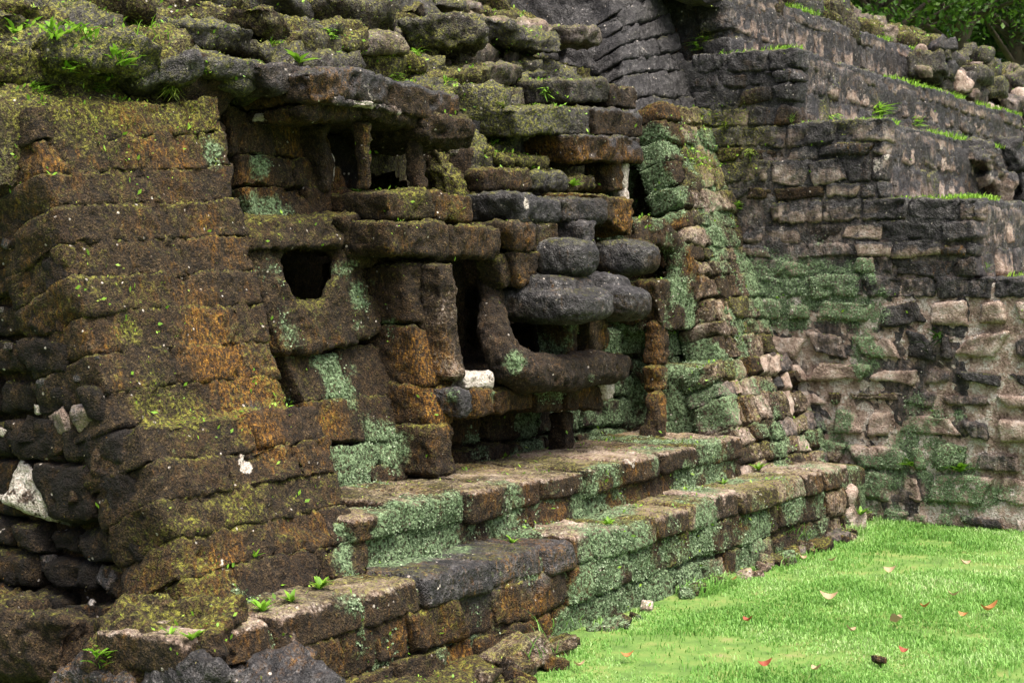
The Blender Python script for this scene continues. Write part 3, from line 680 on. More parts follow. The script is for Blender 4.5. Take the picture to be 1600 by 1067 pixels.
# ------------------------------------------------------------------ stepped side wall of the stair and its terraces
SX = 10.5
st = thing('stepped_wall', 'stepped stone wall with pinkish mortar on the right, facing the camera', 'wall', (SX, 3.6, 0))
steps = [(1.60, 2.40), (2.10, 3.08), (2.62, 3.71), (3.13, 4.31)]       # top z, front y of each big step
prims = []
for i, (zt_, yf) in enumerate(steps): prims.append(boxp(SX + .014, SX + 1.2, yf + .03, 6.0, -.2, zt_ - .04))
coremesh(st, prims[:1], 'mortar', 'mortar_core', .025, .3); coremesh(st, prims[1:], 'tandark', 'mortar_core', .03, .8)
def scl(p):
    q = np.array(p) - CAM; dd = q @ _fw; px = 800 + FPX * (q @ _rt) / dd; py = 533.5 - FPX * (q @ _up) / dd
    if py > 690 and px < 1500: return random.choice(['tangreen', 'tanmoss', 'tangreen'])
    if px < 1380 and 400 < py < 760: return random.choice(['tanmoss', 'tangreen', 'tandark', 'tan'])
    if py > 430: return random.choice(['tan', 'tandark', 'tandark', 'blackbrown', 'blackbrown', 'tan'])
    if px < 1260 and py < 360: return random.choice(['brown2', 'blackbrown', 'terracek'])
    return random.choice(['terrace', 'terracek', 'tandark', 'blackbrown', 'terrace'])
zprev = -.05
nrow = [8, 3, 3, 3]
for i, (zt_, yf) in enumerate(steps):
    y_in = 5.1
    # rows of the side face of this step; the top course is a long dark coping
    zc = zt_ - .15
    ox = .018 if i == 0 else 0
    masonry(st, [(SX - ox, y_in, zprev), (SX - ox, yf, zprev), (SX - ox, yf, zc), (SX - ox, y_in, zc)], nrow[i], (.11, .44), .2, scl, .034 if i == 0 else .005, .014, .022 if i == 0 else .018, jit=.17, res=.022, amp=.75)
    masonry(st, [(SX, y_in, zc), (SX, yf, zc), (SX, yf, zt_), (SX, y_in, zt_)], [1], (.24, .5), .25, 'terracek' if i else 'tandark', .003, .010, .02, name='coping_stone', jit=.04, res=.018)
    zprev = zt_
tlab = ['', 'lowest dark terrace wall at the right edge of the picture', 'middle terrace wall with a pale patch and big end stones', 'upper dark terrace wall with ferns hanging on it', 'topmost long terrace wall running down to the right']
tend = [0, 14.0, 13.6, 16.2, 15.0]
st4 = (3.66, 4.92)
for i, (zt_, yf) in list(enumerate(steps))[1:] + [(4, st4)]:
    zb_ = ([s[0] for s in steps] + [st4[0]])[i - 1]; x1 = tend[i]
    tw = thing('terrace_wall', tlab[i], 'wall', ((SX + x1) / 2, yf, zb_))
    coremesh(tw, [boxp(SX + .3, x1 - .05, yf + .035, yf + 1.2, zb_ - .3, zt_ - .04)], 'blackbrown', 'mortar_core', .05, 1.0)
    tcl = (lambda p: random.choice(['terrace', 'terrace', 'terracek', 'terracek', 'tandark']))
    masonry(tw, [(SX + .25, yf, zb_), (x1, yf, zb_), (x1, yf + .04, zt_ - .13), (SX + .25, yf + .04, zt_ - .13)], 2, (.14, .28), .22, tcl, .007, .016, .02, jit=.12, res=.026)
    masonry(tw, [(SX + .25, yf + .035, zt_ - .13), (x1, yf + .035, zt_ - .13), (x1, yf + .05, zt_), (SX + .25, yf + .05, zt_)], [1], (.2, .4), .3, 'terracek', .003, .012, .018, name='coping_stone', jit=.04, res=.024)
# fill above the terraces: earth with rubble and moss
fr = thing('rubble_heap', 'pale broken rubble heap behind the terraces at upper right', 'rubble', (17, 6, 2))
nx, ny = 120, 80
ax = np.linspace(10.4, 24, nx); ay = np.linspace(5.0, 11, ny); sx, sy = np.meshgrid(ax, ay, indexing='ij')
zz = np.where(sx < 15, 3.5, 3.5 - .0 * (sx - 15)) + np.clip((sy - 5.0) * .55, 0, 1.3) * np.clip((19.5 - sx) / 3, .25, 1)
sV = np.stack([sx.ravel(), sy.ravel(), zz.ravel()], 1); sV[:, 2] += .12 * fbm(sV, 1.4, 2, 15) + .07 * fbm(sV, 4, 2, 21)
si = np.arange(nx * ny).reshape(nx, ny)
sF = np.stack([si[:-1, :-1].ravel(), si[1:, :-1].ravel(), si[1:, 1:].ravel(), si[:-1, 1:].ravel()], 1)
stone('soil_fill', fr, (sV, sF), 'mossy', 0)
coremesh(fr, [boxp(15.2, 22, 4.75, 8, -.2, 3.3), boxp(13.7, 22, 4.0, 6, -.2, 2.5)], 'rubtan', 'rubble_core', .08, 2.5)
for k in range(210):
    X = random.uniform(14.4, 20.5); Y = 4.7 + random.uniform(-.1, .15); z = random.uniform(2.3, 3.75)
    s = random.choice([.08, .11, .14, .17, .24]); rock(fr, (X, Y, z), (s * 1.3, s, s * .8), random.choice(['rubtan', 'tan', 'tandark', 'rubble', 'tandark', 'rubble']), res=.035, amp=.9)
for k in range(60):
    X = random.uniform(11, 19); Y = random.uniform(5.1, 5.6); z = 3.62 + (Y - 5) * .5
    s = random.uniform(.14, .32); rock(fr, (X, Y, z), (s * 1.3, s, s * .8), random.choice(['mossy', 'mossy', 'rubble', 'rubtan']), res=.05, amp=1.8)
for (px, py, X, s, c) in ((1535, 285, 13.2, .28, 'terrace'), (1590, 280, 13.4, .26, 'black'), (1520, 245, 13.5, .26, 'terracek'), (1575, 250, 13.5, .26, 'black')):
    rock(fr, P(px, py, Y=3.78), (s * 1.5, s, s * .7), c, res=.02, amp=1.4)

# ------------------------------------------------------------------ rocks at lower left, loose stones on the grass
for (px, py, X, s, c, lab) in ((60, 1000, 4.2, .36, 'brown2', 'dark boulder in the bottom left corner under the buttress'), (190, 1065, 4.1, .30, 'blackbrown', 'grey boulder with pale patches at the bottom left edge'),
                               (260, 985, 4.15, .34, 'brown', 'brown mossy rock at the foot of the buttress corner'), (330, 1060, 4.1, .26, 'blackbrown', 'dark flat rock with pale scars beneath the buttress'),
                               (450, 1070, 4.15, .26, 'blacktop', 'black wet rock at the bottom edge below the ledge end'), (20, 955, 4.3, .3, 'brown2', 'brown rock at the left edge below the dark side')):
    p = P(px, py, X=X); o = rock(None, (p[0], p[1], p[2] - .03), (s, s * 1.2, s * .55), c, 'boulder', .014, 1.0); tag(o, lab, 'rock')
for (px, py, s, c, lab) in ((805, 1035, .17, 'jamb', 'pale tan stone at the foot of the ledge on the grass edge'), (870, 1012, .09, 'tanmoss', 'small stone in the grass right of the pale tan stone'), (762, 1058, .08, 'jamb', 'small tan stone left of the pale stone at the ledge foot'),
                            (1372, 1028, .042, 'jamb', 'small pebble lying alone on the lawn'), (1010, 945, .07, 'tan', 'small stone between moss and lawn under the ledge')):
    p = P(px, py, Z=.02); o = rock(None, (p[0], p[1], s * .25), (s * 1.3, s, s * .55), c, 'loose_stone', .012, .6); tag(o, lab, 'stone')

for k in range(46):
    X = random.uniform(5.0, 10.0); f = max(0.0, 6.2 - X); Y = 3.66 - random.uniform(0, .08) - f * .44 * random.random() ** .6
    s = random.uniform(.03, .09) * (1 + .9 * min(f, .8)); rock(led, (X, Y, s * .15), (s * 1.4, s, s * .7), random.choice(['tanmoss', 'jamb', 'brown', 'tandark', 'greenb']) if X > 6.2 else random.choice(['brown', 'brown', 'jamb']), 'foot_stone', .014, .5)
dV = np.array([(4.2 + 2.1 * i / 40, 2.5 + 1.3 * j / 24, 0) for i in range(41) for j in range(25)])
dV[:, 2] = .03 * fbm(dV, 7, 3, 55) + .10 * np.clip((dV[:, 1] - (3.62 - .44 * np.clip(6.2 - dV[:, 0], 0, 3))) / .3, -1, 1) - .05
di = np.arange(41 * 25).reshape(41, 25)
stone('earth_bank', led, (dV, np.stack([di[:-1, :-1].ravel(), di[1:, :-1].ravel(), di[1:, 1:].ravel(), di[:-1, 1:].ravel()], 1)), 'brown', 0)

#PART4
# ------------------------------------------------------------------ where each growth sits: spots found on the built stones
bpy.context.view_layer.update(); dg = bpy.context.evaluated_depsgraph_get()
def spot(px, py):
    v = ray(px, py); d = Vector(v).normalized()
    ok, loc, nrm, idx, ob, mx = sc.ray_cast(dg, Vector(CAM), d)
    return np.array(loc) if ok else None
SPOTS = {
 'g': [(470,515,.16,0.34),(430,440,.12,0.26),(550,455,.13,0.52),(560,500,.1,0.38),(600,520,.1,0.30),(545,600,.16,0.45),(500,590,.1,0.30),(600,700,.14,0.45),(560,745,.14,0.45),(400,320,.12,0.45),(440,325,.1,0.52),(405,260,.06,0.45),
       (570,860,.16,0.60),(620,840,.2,0.60),(700,830,.2,0.45),(800,800,.16,0.52),(860,790,.12,0.30),(940,770,.2,0.52),(1040,745,.25,0.52),(1120,720,.2,0.38),(900,950,.2,0.60),(960,920,.25,0.60),(1020,880,.25,0.52),(1100,850,.25,0.45),(1180,820,.25,0.38),(930,880,.12,0.30),
       (740,690,.12,0.30),(830,680,.14,0.60),(800,700,.12,0.38),(940,650,.2,0.60),(980,590,.12,0.60),(970,540,.12,0.22),(1065,470,.16,0.52),(1060,560,.14,0.38),(1080,620,.2,0.60),(1130,620,.2,0.45),(1110,560,.12,0.30),(700,620,.06,0.45),(770,620,.06,0.38),(805,565,.06,0.45),(925,580,.05,0.45),
       (1020,240,.18,0.60),(1040,310,.14,0.60),(1010,300,.1,0.45),(1120,380,.2,0.30),(1180,420,.2,0.38),(1230,440,.16,0.70),(1280,460,.2,0.92),(1330,450,.16,0.92),(1370,500,.16,0.92),(1290,390,.12,0.51),(1350,470,.14,0.81),(1210,490,.2,0.61),(1200,600,.14,0.38),(1220,680,.2,0.61),(1300,700,.16,0.70),(1350,560,.12,0.70),(1320,620,.12,0.51),
       (1440,640,.13,0.70),(1490,640,.1,0.81),(1400,690,.1,0.41),(1420,750,.25,0.92),(1500,760,.18,0.81),(1560,775,.16,0.41),(1370,780,.16,0.70),(1470,720,.12,0.70),(330,240,.06,0.30),(205,560,.05,0.30),(690,1010,.08,0.22),(540,930,.08,0.38),(390,935,.1,0.30),(1100,1000,.1,0.15),(1080,690,.14,0.38)],
 'o': [(695,700,.14,0.25),(690,640,.12,0.17),(660,560,.12,0.15),(400,580,.2,0.15),(330,540,.2,0.13),(400,650,.12,0.25),(420,700,.1,0.13),(300,350,.14,0.13),(280,430,.12,0.10),(830,360,.08,0.29),(965,350,.08,0.25),(1050,315,.1,0.29),(1075,345,.08,0.25),(1085,420,.14,0.21),(1030,650,.1,0.21),(780,980,.16,0.21),(850,960,.12,0.21),(1235,770,.08,0.29),(520,690,.1,0.13),(570,720,.06,0.17),(680,480,.1,0.08),(530,660,.06,0.21),(330,870,.2,0.10),(980,700,.06,0.21),(1040,300,.06,0.21),(600,1020,.14,0.13)],
 'p': [(575,148,.10,0.27),(740,590,.08,0.22),(378,720,.05,0.36),(388,735,.04,0.32),(350,880,.04,0.32),(820,320,.04,0.36),(985,720,.06,0.32),(790,640,.05,0.27),(410,190,.05,0.27),(400,185,.04,0.22),(155,115,.05,0.32),(600,1000,.03,0.32),(800,920,.02,0.36),(1240,480,.06,0.22),(1100,40,.05,0.14),(1380,245,.14,0.18),(1215,360,.08,0.18),(440,1050,.1,0.18),(90,1050,.08,0.18),(1100,450,.02,0.36)],
 'k': [(750,880,.2,.5),(830,880,.14,.5),(830,305,.2,.5),(900,400,.14,.4),(980,395,.12,.4),(890,450,.2,.4),(560,115,.2,.3),(1230,120,.2,.4),(1290,230,.2,.3),(1430,330,.2,.3),(430,1050,.14,.3),(1060,100,.4,.5),(720,620,.05,.6),(400,640,.06,.4)],
 'y': [(220,645,.08,.2),(300,640,.08,.2),(370,632,.08,.2),(440,628,.08,.2),(170,110,.3,0.26),(60,120,.25,0.26),(250,150,.2,0.26),(300,180,.15,0.20),(620,120,.2,0.26),(700,110,.2,0.26),(760,210,.3,0.23),(850,180,.2,0.20),(1140,210,.25,0.39),(1110,260,.2,0.26),(1170,300,.2,0.20),(640,300,.12,0.33),(700,300,.12,0.33),(700,345,.08,0.26),(250,630,.12,0.33),(200,520,.05,0.52),(420,560,.14,0.20),(620,890,.2,0.13),(1000,800,.3,0.16),(1180,760,.3,0.20),(1150,580,.12,0.33),(1330,190,.12,0.33),(1450,280,.2,0.20),(1370,170,.12,0.33),(1290,180,.1,0.39),(1100,60,.1,0.39),(300,900,.2,0.20),(380,800,.1,0.26),(700,960,.14,0.13),(1300,150,.1,0.20)],
}
order = ['g', 'o', 'p', 'k', 'y', 't']
SP = []
for ch, lst in SPOTS.items():
    for (px, py, r, s) in lst:
        p = spot(px, py)
        if p is not None and np.linalg.norm(p - CAM) < 30: SP.append((order.index(ch), p, r, s))
allV = []; 
for (ob, V, F, c) in STONES:
    n = len(V); W = np.zeros((n, 6))
    for i, k in enumerate(order): W[:, i] = c[k]
    lo, hi = V.min(0), V.max(0)
    for (ci, p, r, s) in SP:
        if np.any(p < lo - 1.8 * r) or np.any(p > hi + 1.8 * r): continue
        d = np.linalg.norm(V - p, axis=1) / r
        W[:, ci] += s * np.clip(1.55 - d, 0, 1) ** 1.0
    if 'top' in c:
        tt = np.clip((vnormals(V, F)[:, 2] - .05) / .5, 0, 1) + np.clip((V[:, 2] - lo[2]) / (hi[2] - lo[2]) - .55, 0, 1)
        W[:, order.index(c['top'])] += (.6 if c['top'] == 'k' else .42) * np.clip(tt, 0, 1)
    W[:, 0] *= np.clip(.80 + .85 * fbm(V, 6, 2, 77), .15, 1.3)
    W[:, 1] *= np.clip(.95 + .6 * fbm(V, 4, 2, 78), .3, 1.3)
    W = np.clip(W, 0, 1); me = ob.data
    A = np.ones((n, 4), np.float32); A[:, :4] = W[:, [0, 1, 2, 3]]
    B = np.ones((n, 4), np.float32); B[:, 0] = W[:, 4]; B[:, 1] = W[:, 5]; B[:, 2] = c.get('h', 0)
    me.attributes.new('wa', 'FLOAT_COLOR', 'POINT').data.foreach_set('color', A.ravel())
    me.attributes.new('wb', 'FLOAT_COLOR', 'POINT').data.foreach_set('color', B.ravel())
    me.materials.append(M_STONE); allV.append(W)

# ------------------------------------------------------------------ small growth as real leaves (uncountable: stuff)
VV = np.concatenate([s[1] for s in STONES]); WW = np.concatenate(allV)
off = np.cumsum([0] + [len(s[1]) for s in STONES])
FF = np.concatenate([s[2] + o for s, o in zip(STONES, off[:-1])])
fc = VV[FF].mean(1); e1 = VV[FF[:, 2]] - VV[FF[:, 0]]; e2 = VV[FF[:, 3]] - VV[FF[:, 1]]
fn = np.cross(e1, e2); fa = np.linalg.norm(fn, axis=1) / 2; fn = fn / np.maximum(fa * 2, 1e-12)[:, None]
fw_ = WW[FF].mean(1)
q = fc - CAM; dep = q @ _fw; ppx = 800 + FPX * (q @ _rt) / dep; ppy = 533.5 - FPX * (q @ _up) / dep
vis = (ppx > -120) & (ppx < 1720) & (ppy > -120) & (ppy < 1180) & (np.einsum('ij,ij->i', fn, -q) > -.15 * dep)
# keep growth off faces buried between stones: cheap test with short rays
_vx = .02
def _key(p): q = np.floor(p / _vx).astype(np.int64); return (q[:, 0] * 4096 + q[:, 1]) * 4096 + q[:, 2]
_occ = np.unique(_key(VV[rng.permutation(len(VV))]))
def open_faces(idx):
    k = np.ones(len(idx), bool)
    for d in (.05, .075):
        q = _key(fc[idx] + fn[idx] * d); j = np.clip(np.searchsorted(_occ, q), 0, len(_occ) - 1); k &= _occ[j] != q
    return k

def leaves(name, prob, count, size, tilt, mat, label, cat, aspect=.75, updrift=.0, lift=.004):
    pr = prob * fa * vis; pr = pr / pr.sum()
    idx = rng.choice(len(fc), int(count * 1.25), p=pr)
    u, iv = np.unique(idx, return_inverse=True); kp = open_faces(u); idx = idx[kp[iv]][:count]
    n = len(idx); a = rng.random((n, 4)); a /= a.sum(1, keepdims=True)
    p = np.einsum('ij,ijk->ik', a, VV[FF[idx]]); nn = fn[idx]
    s = rng.uniform(size[0], size[1], n)
    rd = rng.normal(size=(n, 3)); rd[:, 2] += updrift
    t = rd - nn * np.einsum('ij,ij->i', rd, nn)[:, None]; t /= np.linalg.norm(t, axis=1, keepdims=True)
    ti = rng.uniform(tilt[0], tilt[1], n)[:, None]
    ax_ = t * np.cos(ti) + nn * np.sin(ti); b = np.cross(nn, t)
    b = b + nn * rng.uniform(-.4, .4, n)[:, None]
    p0 = p + nn * lift; s = s[:, None]
    V = np.stack([p0, p0 + ax_ * s * .5 + b * s * .5 * aspect, p0 + ax_ * s, p0 + ax_ * s * .5 - b * s * .5 * aspect], 1).reshape(-1, 3)
    F = np.arange(n * 4).reshape(n, 4)
    o = raw_obj(name, V, F, mat, smooth=False); tag(o, label, cat, kind='stuff'); return o

def cn(p, f, s): return fbm(p, f, 3, s) 
n1 = cn(fc, 5, 61); n2 = cn(fc, 16, 71)
gW = np.clip((fw_[:, 0] - .28) * 1.8, 0, 1) * np.clip(.35 + n1 * 1.0 + n2 * .9, 0, 1) ** 1.5
leaves('leafy_liverwort', gW, 130000, (.005, .012), (.05, .7), M_LIVER, 'blue-green leafy liverwort spread in patches over the stones', 'liverwort', .9)
yW = np.clip(fw_[:, 4] + .35 * np.clip(fn[:, 2], 0, 1) - .30, 0, 1) * np.clip(.4 + n2 * .9 + n1 * .6, 0, 1) ** 1.5 * (1 + 1.2 * (fc[:, 2] > 2.25))
leaves('yellow_moss', yW, 90000, (.006, .015), (.1, 1.1), M_YMOSS, 'yellow-green moss and tiny ferns on the upper faces of the stones', 'moss', .45, .4)
bW = np.clip(1 - fw_[:, 0] * 1.3 - fw_[:, 3] * .7 - fw_[:, 5], 0, 1) * np.clip(.5 + n2 * .7, 0, 1)
leaves('dead_moss', bW, 70000, (.004, .011), (.1, .8), M_FUZZ, 'brown dead moss fuzz covering the stones', 'moss', .35, -.3)
sW = np.clip(.25 + n1 * 1.3, 0, 1) ** 3 * np.clip(fw_[:, 4] + fw_[:, 0] * .3 - fw_[:, 3] * .3, 0, 1) * (.35 + 1.3 * np.clip(fn[:, 2], 0, 1)) * (1 + 2.2 * (fc[:, 2] > 2.25))
leaves('tiny_seedlings', sW, 20000, (.010, .032), (.3, 1.0), M_WEED, 'tiny bright green seedlings dotted over the wall', 'seedlings', .5, .3, .004)

# ------------------------------------------------------------------ weeds one can point at
bpy.context.view_layer.update(); dg = bpy.context.evaluated_depsgraph_get()
WEEDS = []
def weed(px, py, h, n, label, mat=None, wide=.27, grassy=False, hang=False):
    ok, p, nr, _i, _o, _m = sc.ray_cast(dg, Vector(CAM), Vector(ray(px, py)).normalized())
    WEEDS.append((ok, p.copy(), nr.copy(), h, n, label, mat, wide, grassy, hang))
def grow(ok, p, nr, h, n, label, mat, wide, grassy, hang):
    if not ok: print('no place for', label); return
    p = np.array(p) - np.array(nr) * .004; nr = np.array(nr)
    V = []; F = []
    for k in range(n):
        a = random.uniform(0, 2 * math.pi); el = random.uniform(.5, 1.35) if not grassy else random.uniform(.8, 1.45)
        L = h * random.uniform(.55, 1.0); d = np.array([math.cos(a) * math.cos(el), math.sin(a) * math.cos(el), math.sin(el)])
        d = d + nr * (.9 if hang else .35); d[2] -= .5 * hang; d /= np.linalg.norm(d)
        p_ = p + (np.array([random.uniform(-1, 1), random.uniform(-.3, .3), random.uniform(-.8, .3)]) * h * .8 if hang or n > 20 else 0)
        side_ = np.cross(d, [0, 0, 1]); side_ /= np.linalg.norm(side_) + 1e-9
        wd = L * wide * random.uniform(.8, 1.2); b = len(V); seg = 5
        for i in range(seg + 1):
            t = i / seg; c = p_ + d * L * t + np.array([math.cos(a), math.sin(a), -.9]) * L * .35 * t * t
            ww = wd * .5 * (math.sin(math.pi * min(1, (t * .9 + .08))) if not grassy else (1 - t) * .9 + .05)
            V += [c - side_ * ww, c - np.array([0, 0, 1]) * ww * .3, c + side_ * ww]
        for i in range(seg):
            o = b + i * 3; F += [(o, o + 1, o + 4, o + 3), (o + 1, o + 2, o + 5, o + 4)]
    o = raw_obj('weed', np.array(V), np.array(F), mat or M_WEED, loc=p); tag(o, label, 'plant', 'small weeds growing on the ruin')
weed(467, 100, .13, 6, 'bright upright sprout standing alone on the dark roof stone')
weed(895, 292, .09, 12, 'bright leafy plant on the sill above the snout')
weed(35, 45, .08, 40, 'pale green leafy plant at the top left corner')
weed(90, 48, .07, 40, 'low bright weed on the rubble right of the top left corner plant')
weed(130, 52, .07, 40, 'small spreading weed between two dark top-left rocks')
weed(200, 40, .09, 22, 'tall bluish leafed weed on the upper left rubble')
weed(235, 55, .12, 24, 'grass tuft arching on the upper left rubble', None, .06, True)
weed(190, 90, .08, 44, 'bright weed clump above the buttress top')
weed(110, 100, .06, 36, 'flat green weed on the mossy buttress shoulder')
weed(165, 1022, .07, 26, 'bright green broadleaf weed among the bottom left boulders')
weed(300, 1000, .07, 10, 'small weed on the brown rock at the buttress foot')
weed(410, 955, .08, 14, 'light green weed where the ledge meets the buttress')
weed(500, 920, .08, 16, 'row of small weeds in the corner of the lower ledge')
weed(455, 940, .07, 14, 'small round-leaved weed left of the ledge corner weeds')
weed(950, 820, .07, 16, 'dark green leafy weed on the tread of the lower ledge')
weed(800, 848, .06, 14, 'low weed behind the black slab on the ledge')
weed(1185, 735, .09, 14, 'bright weed at the foot of the right buttress')
weed(1130, 755, .06, 10, 'tiny weed on the ledge left of the right buttress weed')
weed(1425, 728, .11, 14, 'bright weed with drooping leaves low on the stepped wall')
weed(1500, 738, .14, 18, 'largest bright weed at the base of the stepped wall')
weed(1465, 530, .14, 22, 'dark leafy plant in a gap of the stepped wall', M_TREE)
weed(1540, 420, .08, 30, 'grass tuft on the lowest step at the right edge', None, .07, True)
weed(1575, 424, .07, 26, 'second grass tuft at the far right end of the lowest step', None, .07, True)
weed(1345, 805, .10, 16, 'weed at the far end of the lower ledge', None, .25)
weed(1240, 185, .06, 40, 'thin grass along the middle step top', None, .06, True)
weed(1300, 182, .10, 30, 'hanging fern on the upper terrace wall', None, .22, False, True)
weed(1370, 175, .14, 36, 'larger hanging fern right of the small fern on the terrace wall', None, .22, False, True)
weed(1430, 190, .10, 24, 'small fern on the upper terrace wall near its right end', None, .22, False, True)
weed(1095, 65, .12, 30, 'light green fern in the corner beside the black wall', None, .22, False, True)
weed(560, 300, .05, 14, 'tiny weeds on the sill under the headdress window')
weed(830, 265, .05, 14, 'small weed on the broken middle course')
weed(400, 870, .05, 10, 'little weed on the plinth face')
weed(265, 990, .05, 8, 'single seedling on the shaded corner rock')
for i, (px, py) in enumerate(((850, 1000), (880, 985), (1230, 830), (1250, 838))):
    weed(px, py, .16, 26, ['tall grass tuft beside the pale tan stone', 'grass tuft against the ledge right of the pale stone', 'dense long grass clump at the far end of the ledge', 'second long grass clump beside the far ledge end'][i], M_GRASS, .05, True)

for (px, py, h, n, lab) in ((620, 118, .05, 40, 'low fern patch on the capstone of the headdress window'), (700, 128, .05, 40, 'fern patch at the right end of the headdress capstone'), (655, 85, .06, 40, 'green sprigs in the rubble behind the capstone'),
        (785, 165, .05, 40, 'moss ferns at the top of the broken middle rubble'), (855, 140, .05, 36, 'ferns left of the short upper slab'), (770, 225, .05, 40, 'small ferns beside the knob of the headdress'), (320, 105, .05, 34, 'sprigs under the dark roof stone at upper left'),
        (270, 135, .05, 40, 'mossy sprigs on the buttress shoulder below the roof stone'), (60, 140, .05, 44, 'herbs spilling over the left end of the buttress top'), (150, 135, .05, 40, 'herbs in the middle of the buttress top'), (1135, 195, .06, 50, 'bright fern mat below the black wall'),
        (1175, 235, .06, 44, 'fern mat in the corner of buttress and stepped wall'), (1100, 245, .05, 40, 'ferns on the upper slope of the right buttress'), (1150, 320, .05, 34, 'small ferns halfway up the right buttress'), (520, 50, .06, 40, 'weeds between the rubble blocks above the headdress'), (430, 70, .05, 36, 'weeds on the rubble left of the upright sprout')):
    weed(px, py, h, n, lab, M_YMOSS if 'moss' in lab or 'mat' in lab else None, .2, False, True)
for q_ in WEEDS: grow(*q_)
# ------------------------------------------------------------------ grass
def grass(n, y0, y1, x0, x1, h):
    X = rng.uniform(x0, x1, n); Y = rng.uniform(y0, y1, n)
    p = np.stack([X, Y, np.full(n, -.01)], 1)
    q = p - CAM; dp = q @ _fw; ax_ = 800 + FPX * (q @ _rt) / dp; ay_ = 533.5 - FPX * (q @ _up) / dp
    bare = fbm(p, 2.3, 3, 91)
    k = (ax_ > -60) & (ax_ < 2300) & (ay_ < 1300) & (dp > 2) & (rng.random(n) < np.clip(1.0 - np.clip(bare - .10, 0, 1) * 1.7, .10, 1)) & ~((Y > 3.66 - .44 * np.clip(6.2 - X, 0, 3) + .06 * np.sin(X * 37)) & (X < 10.02))
    p = p[k]; n = len(p)
    hh = rng.uniform(.4, 1.0, n)[:, None] * h * (1 + .45 * np.clip(fbm(p, 3.1, 2, 12), -1, 1))[:, None]
    edge = np.exp(-((3.68 - p[:, 1]) / .10) ** 2)[:, None]; hh = hh * (1 + 1.1 * edge * np.clip(.3 + fbm(p, 4, 2, 44), 0, 1)[:, None])
    a = rng.uniform(0, 2 * np.pi, n); dv = np.stack([np.cos(a), np.sin(a), 0 * a], 1); sd_ = np.stack([-np.sin(a), np.cos(a), 0 * a], 1)
    le = rng.uniform(.2, 1.1, n)[:, None]; wd = rng.uniform(.0018, .0036, n)[:, None]
    up_ = np.array([0, 0, 1.0])
    m_ = p + up_ * hh * .6 + dv * hh * le * .3; t_ = p + up_ * hh * (1 - .25 * le) + dv * hh * le * .8
    V = np.stack([p - sd_ * wd, p + sd_ * wd, m_ + sd_ * wd * .8, m_ - sd_ * wd * .8, t_ + sd_ * wd * .15, t_ - sd_ * wd * .15], 1).reshape(-1, 3)
    b = np.arange(n)[:, None] * 6
    F = np.concatenate([b + np.array([[0, 1, 2, 3]]), b + np.array([[3, 2, 4, 5]])])
    o = raw_obj('grass', V, F, M_GRASS, smooth=True); return o
g1 = grass(250000, -.8, 4.3, 5.0, 10.6, .030); tag(g1, 'short bright green grass of the lawn', 'grass', kind='stuff')

# longer untrimmed grass at the wall foot and grass on the terrace ledges
def fringe(name, label, strips, mat):
    P_ = []; H_ = []
    for (x0, x1, y0, y1, z, n, h) in strips:
        q = np.stack([rng.uniform(x0, x1, n), rng.uniform(y0, y1, n), np.full(n, z)], 1); kk = fbm(q, 2.2, 2, 66) > -.15
        P_.append(q[kk]); H_.append(rng.uniform(.35, 1, kk.sum()) * h)
    p = np.concatenate(P_); hh = np.concatenate(H_)[:, None]; n = len(p)
    a = rng.uniform(0, 2 * np.pi, n); dv = np.stack([np.cos(a), np.sin(a) - .5, 0 * a], 1); sd_ = np.stack([-np.sin(a), np.cos(a), 0 * a], 1)
    le = rng.uniform(.3, 1.2, n)[:, None]; wd = rng.uniform(.002, .004, n)[:, None]; up_ = np.array([0, 0, 1.0])
    m_ = p + up_ * hh * .6 + dv * hh * le * .3; t_ = p + up_ * hh * (1 - .35 * le) + dv * hh * le * .8
    V = np.stack([p - sd_ * wd, p + sd_ * wd, m_ + sd_ * wd * .8, m_ - sd_ * wd * .8, t_ + sd_ * wd * .15, t_ - sd_ * wd * .15], 1).reshape(-1, 3)
    b = np.arange(n)[:, None] * 6
    o = raw_obj(name, V, np.concatenate([b + np.array([[0, 1, 2, 3]]), b + np.array([[3, 2, 4, 5]])]), mat); tag(o, label, 'grass', kind='stuff')
fringe('foot_grass', 'longer untrimmed grass along the foot of the lower ledge and stepped wall', [(6.25, 10.0, 3.56, 3.70, -.01, 3500, .10), (10.30, 10.47, 2.6, 3.7, -.01, 1200, .09)], M_GRASS)
fringe('ledge_grass', 'short bright grass growing along the tops of the terraces', [(SX + .05, tend[i_], yf_ + .03, yf_ + .25, zt_ - .01, int(700 * (tend[i_] - SX)), .055) for i_, (zt_, yf_) in list(enumerate(steps))[1:] + [(4, st4)]] + [(SX + .02, SX + .6, yf_ + .05, yf_ + .6, zt_ - .01, 500, .05) for (zt_, yf_) in steps], M_WEED)
# fallen leaves on the lawn
def fallen(px, py, s, mat, label, curl=1.1):
    p = P(px, py, Z=.022); s = s * .72; a = random.uniform(0, 6.28); tl_ = random.uniform(-.35, .35); V = []; F = []; nseg = 6
    d = np.array([math.cos(a), math.sin(a), tl_]); b = np.array([-math.sin(a), math.cos(a), random.uniform(-.5, .5)])
    for i in range(nseg + 1):
        t = i / nseg; wv = s * .33 * math.sin(math.pi * (t * .94 + .03)) ** .8
        c = p + d * s * (t - .5) + np.array([0, 0, 1]) * s * curl * (t - .5) ** 2 * 1.6
        V += [c - b * wv + np.array([0, 0, wv * .6]), c, c + b * wv + np.array([0, 0, wv * .45])]
    for i in range(nseg):
        o = i * 3; F += [(o, o + 1, o + 4, o + 3), (o + 1, o + 2, o + 5, o + 4)]
    o = raw_obj('fallen_leaf', np.array(V), np.array(F), mat, loc=p); tag(o, label, 'leaf', 'dead leaves on the lawn')
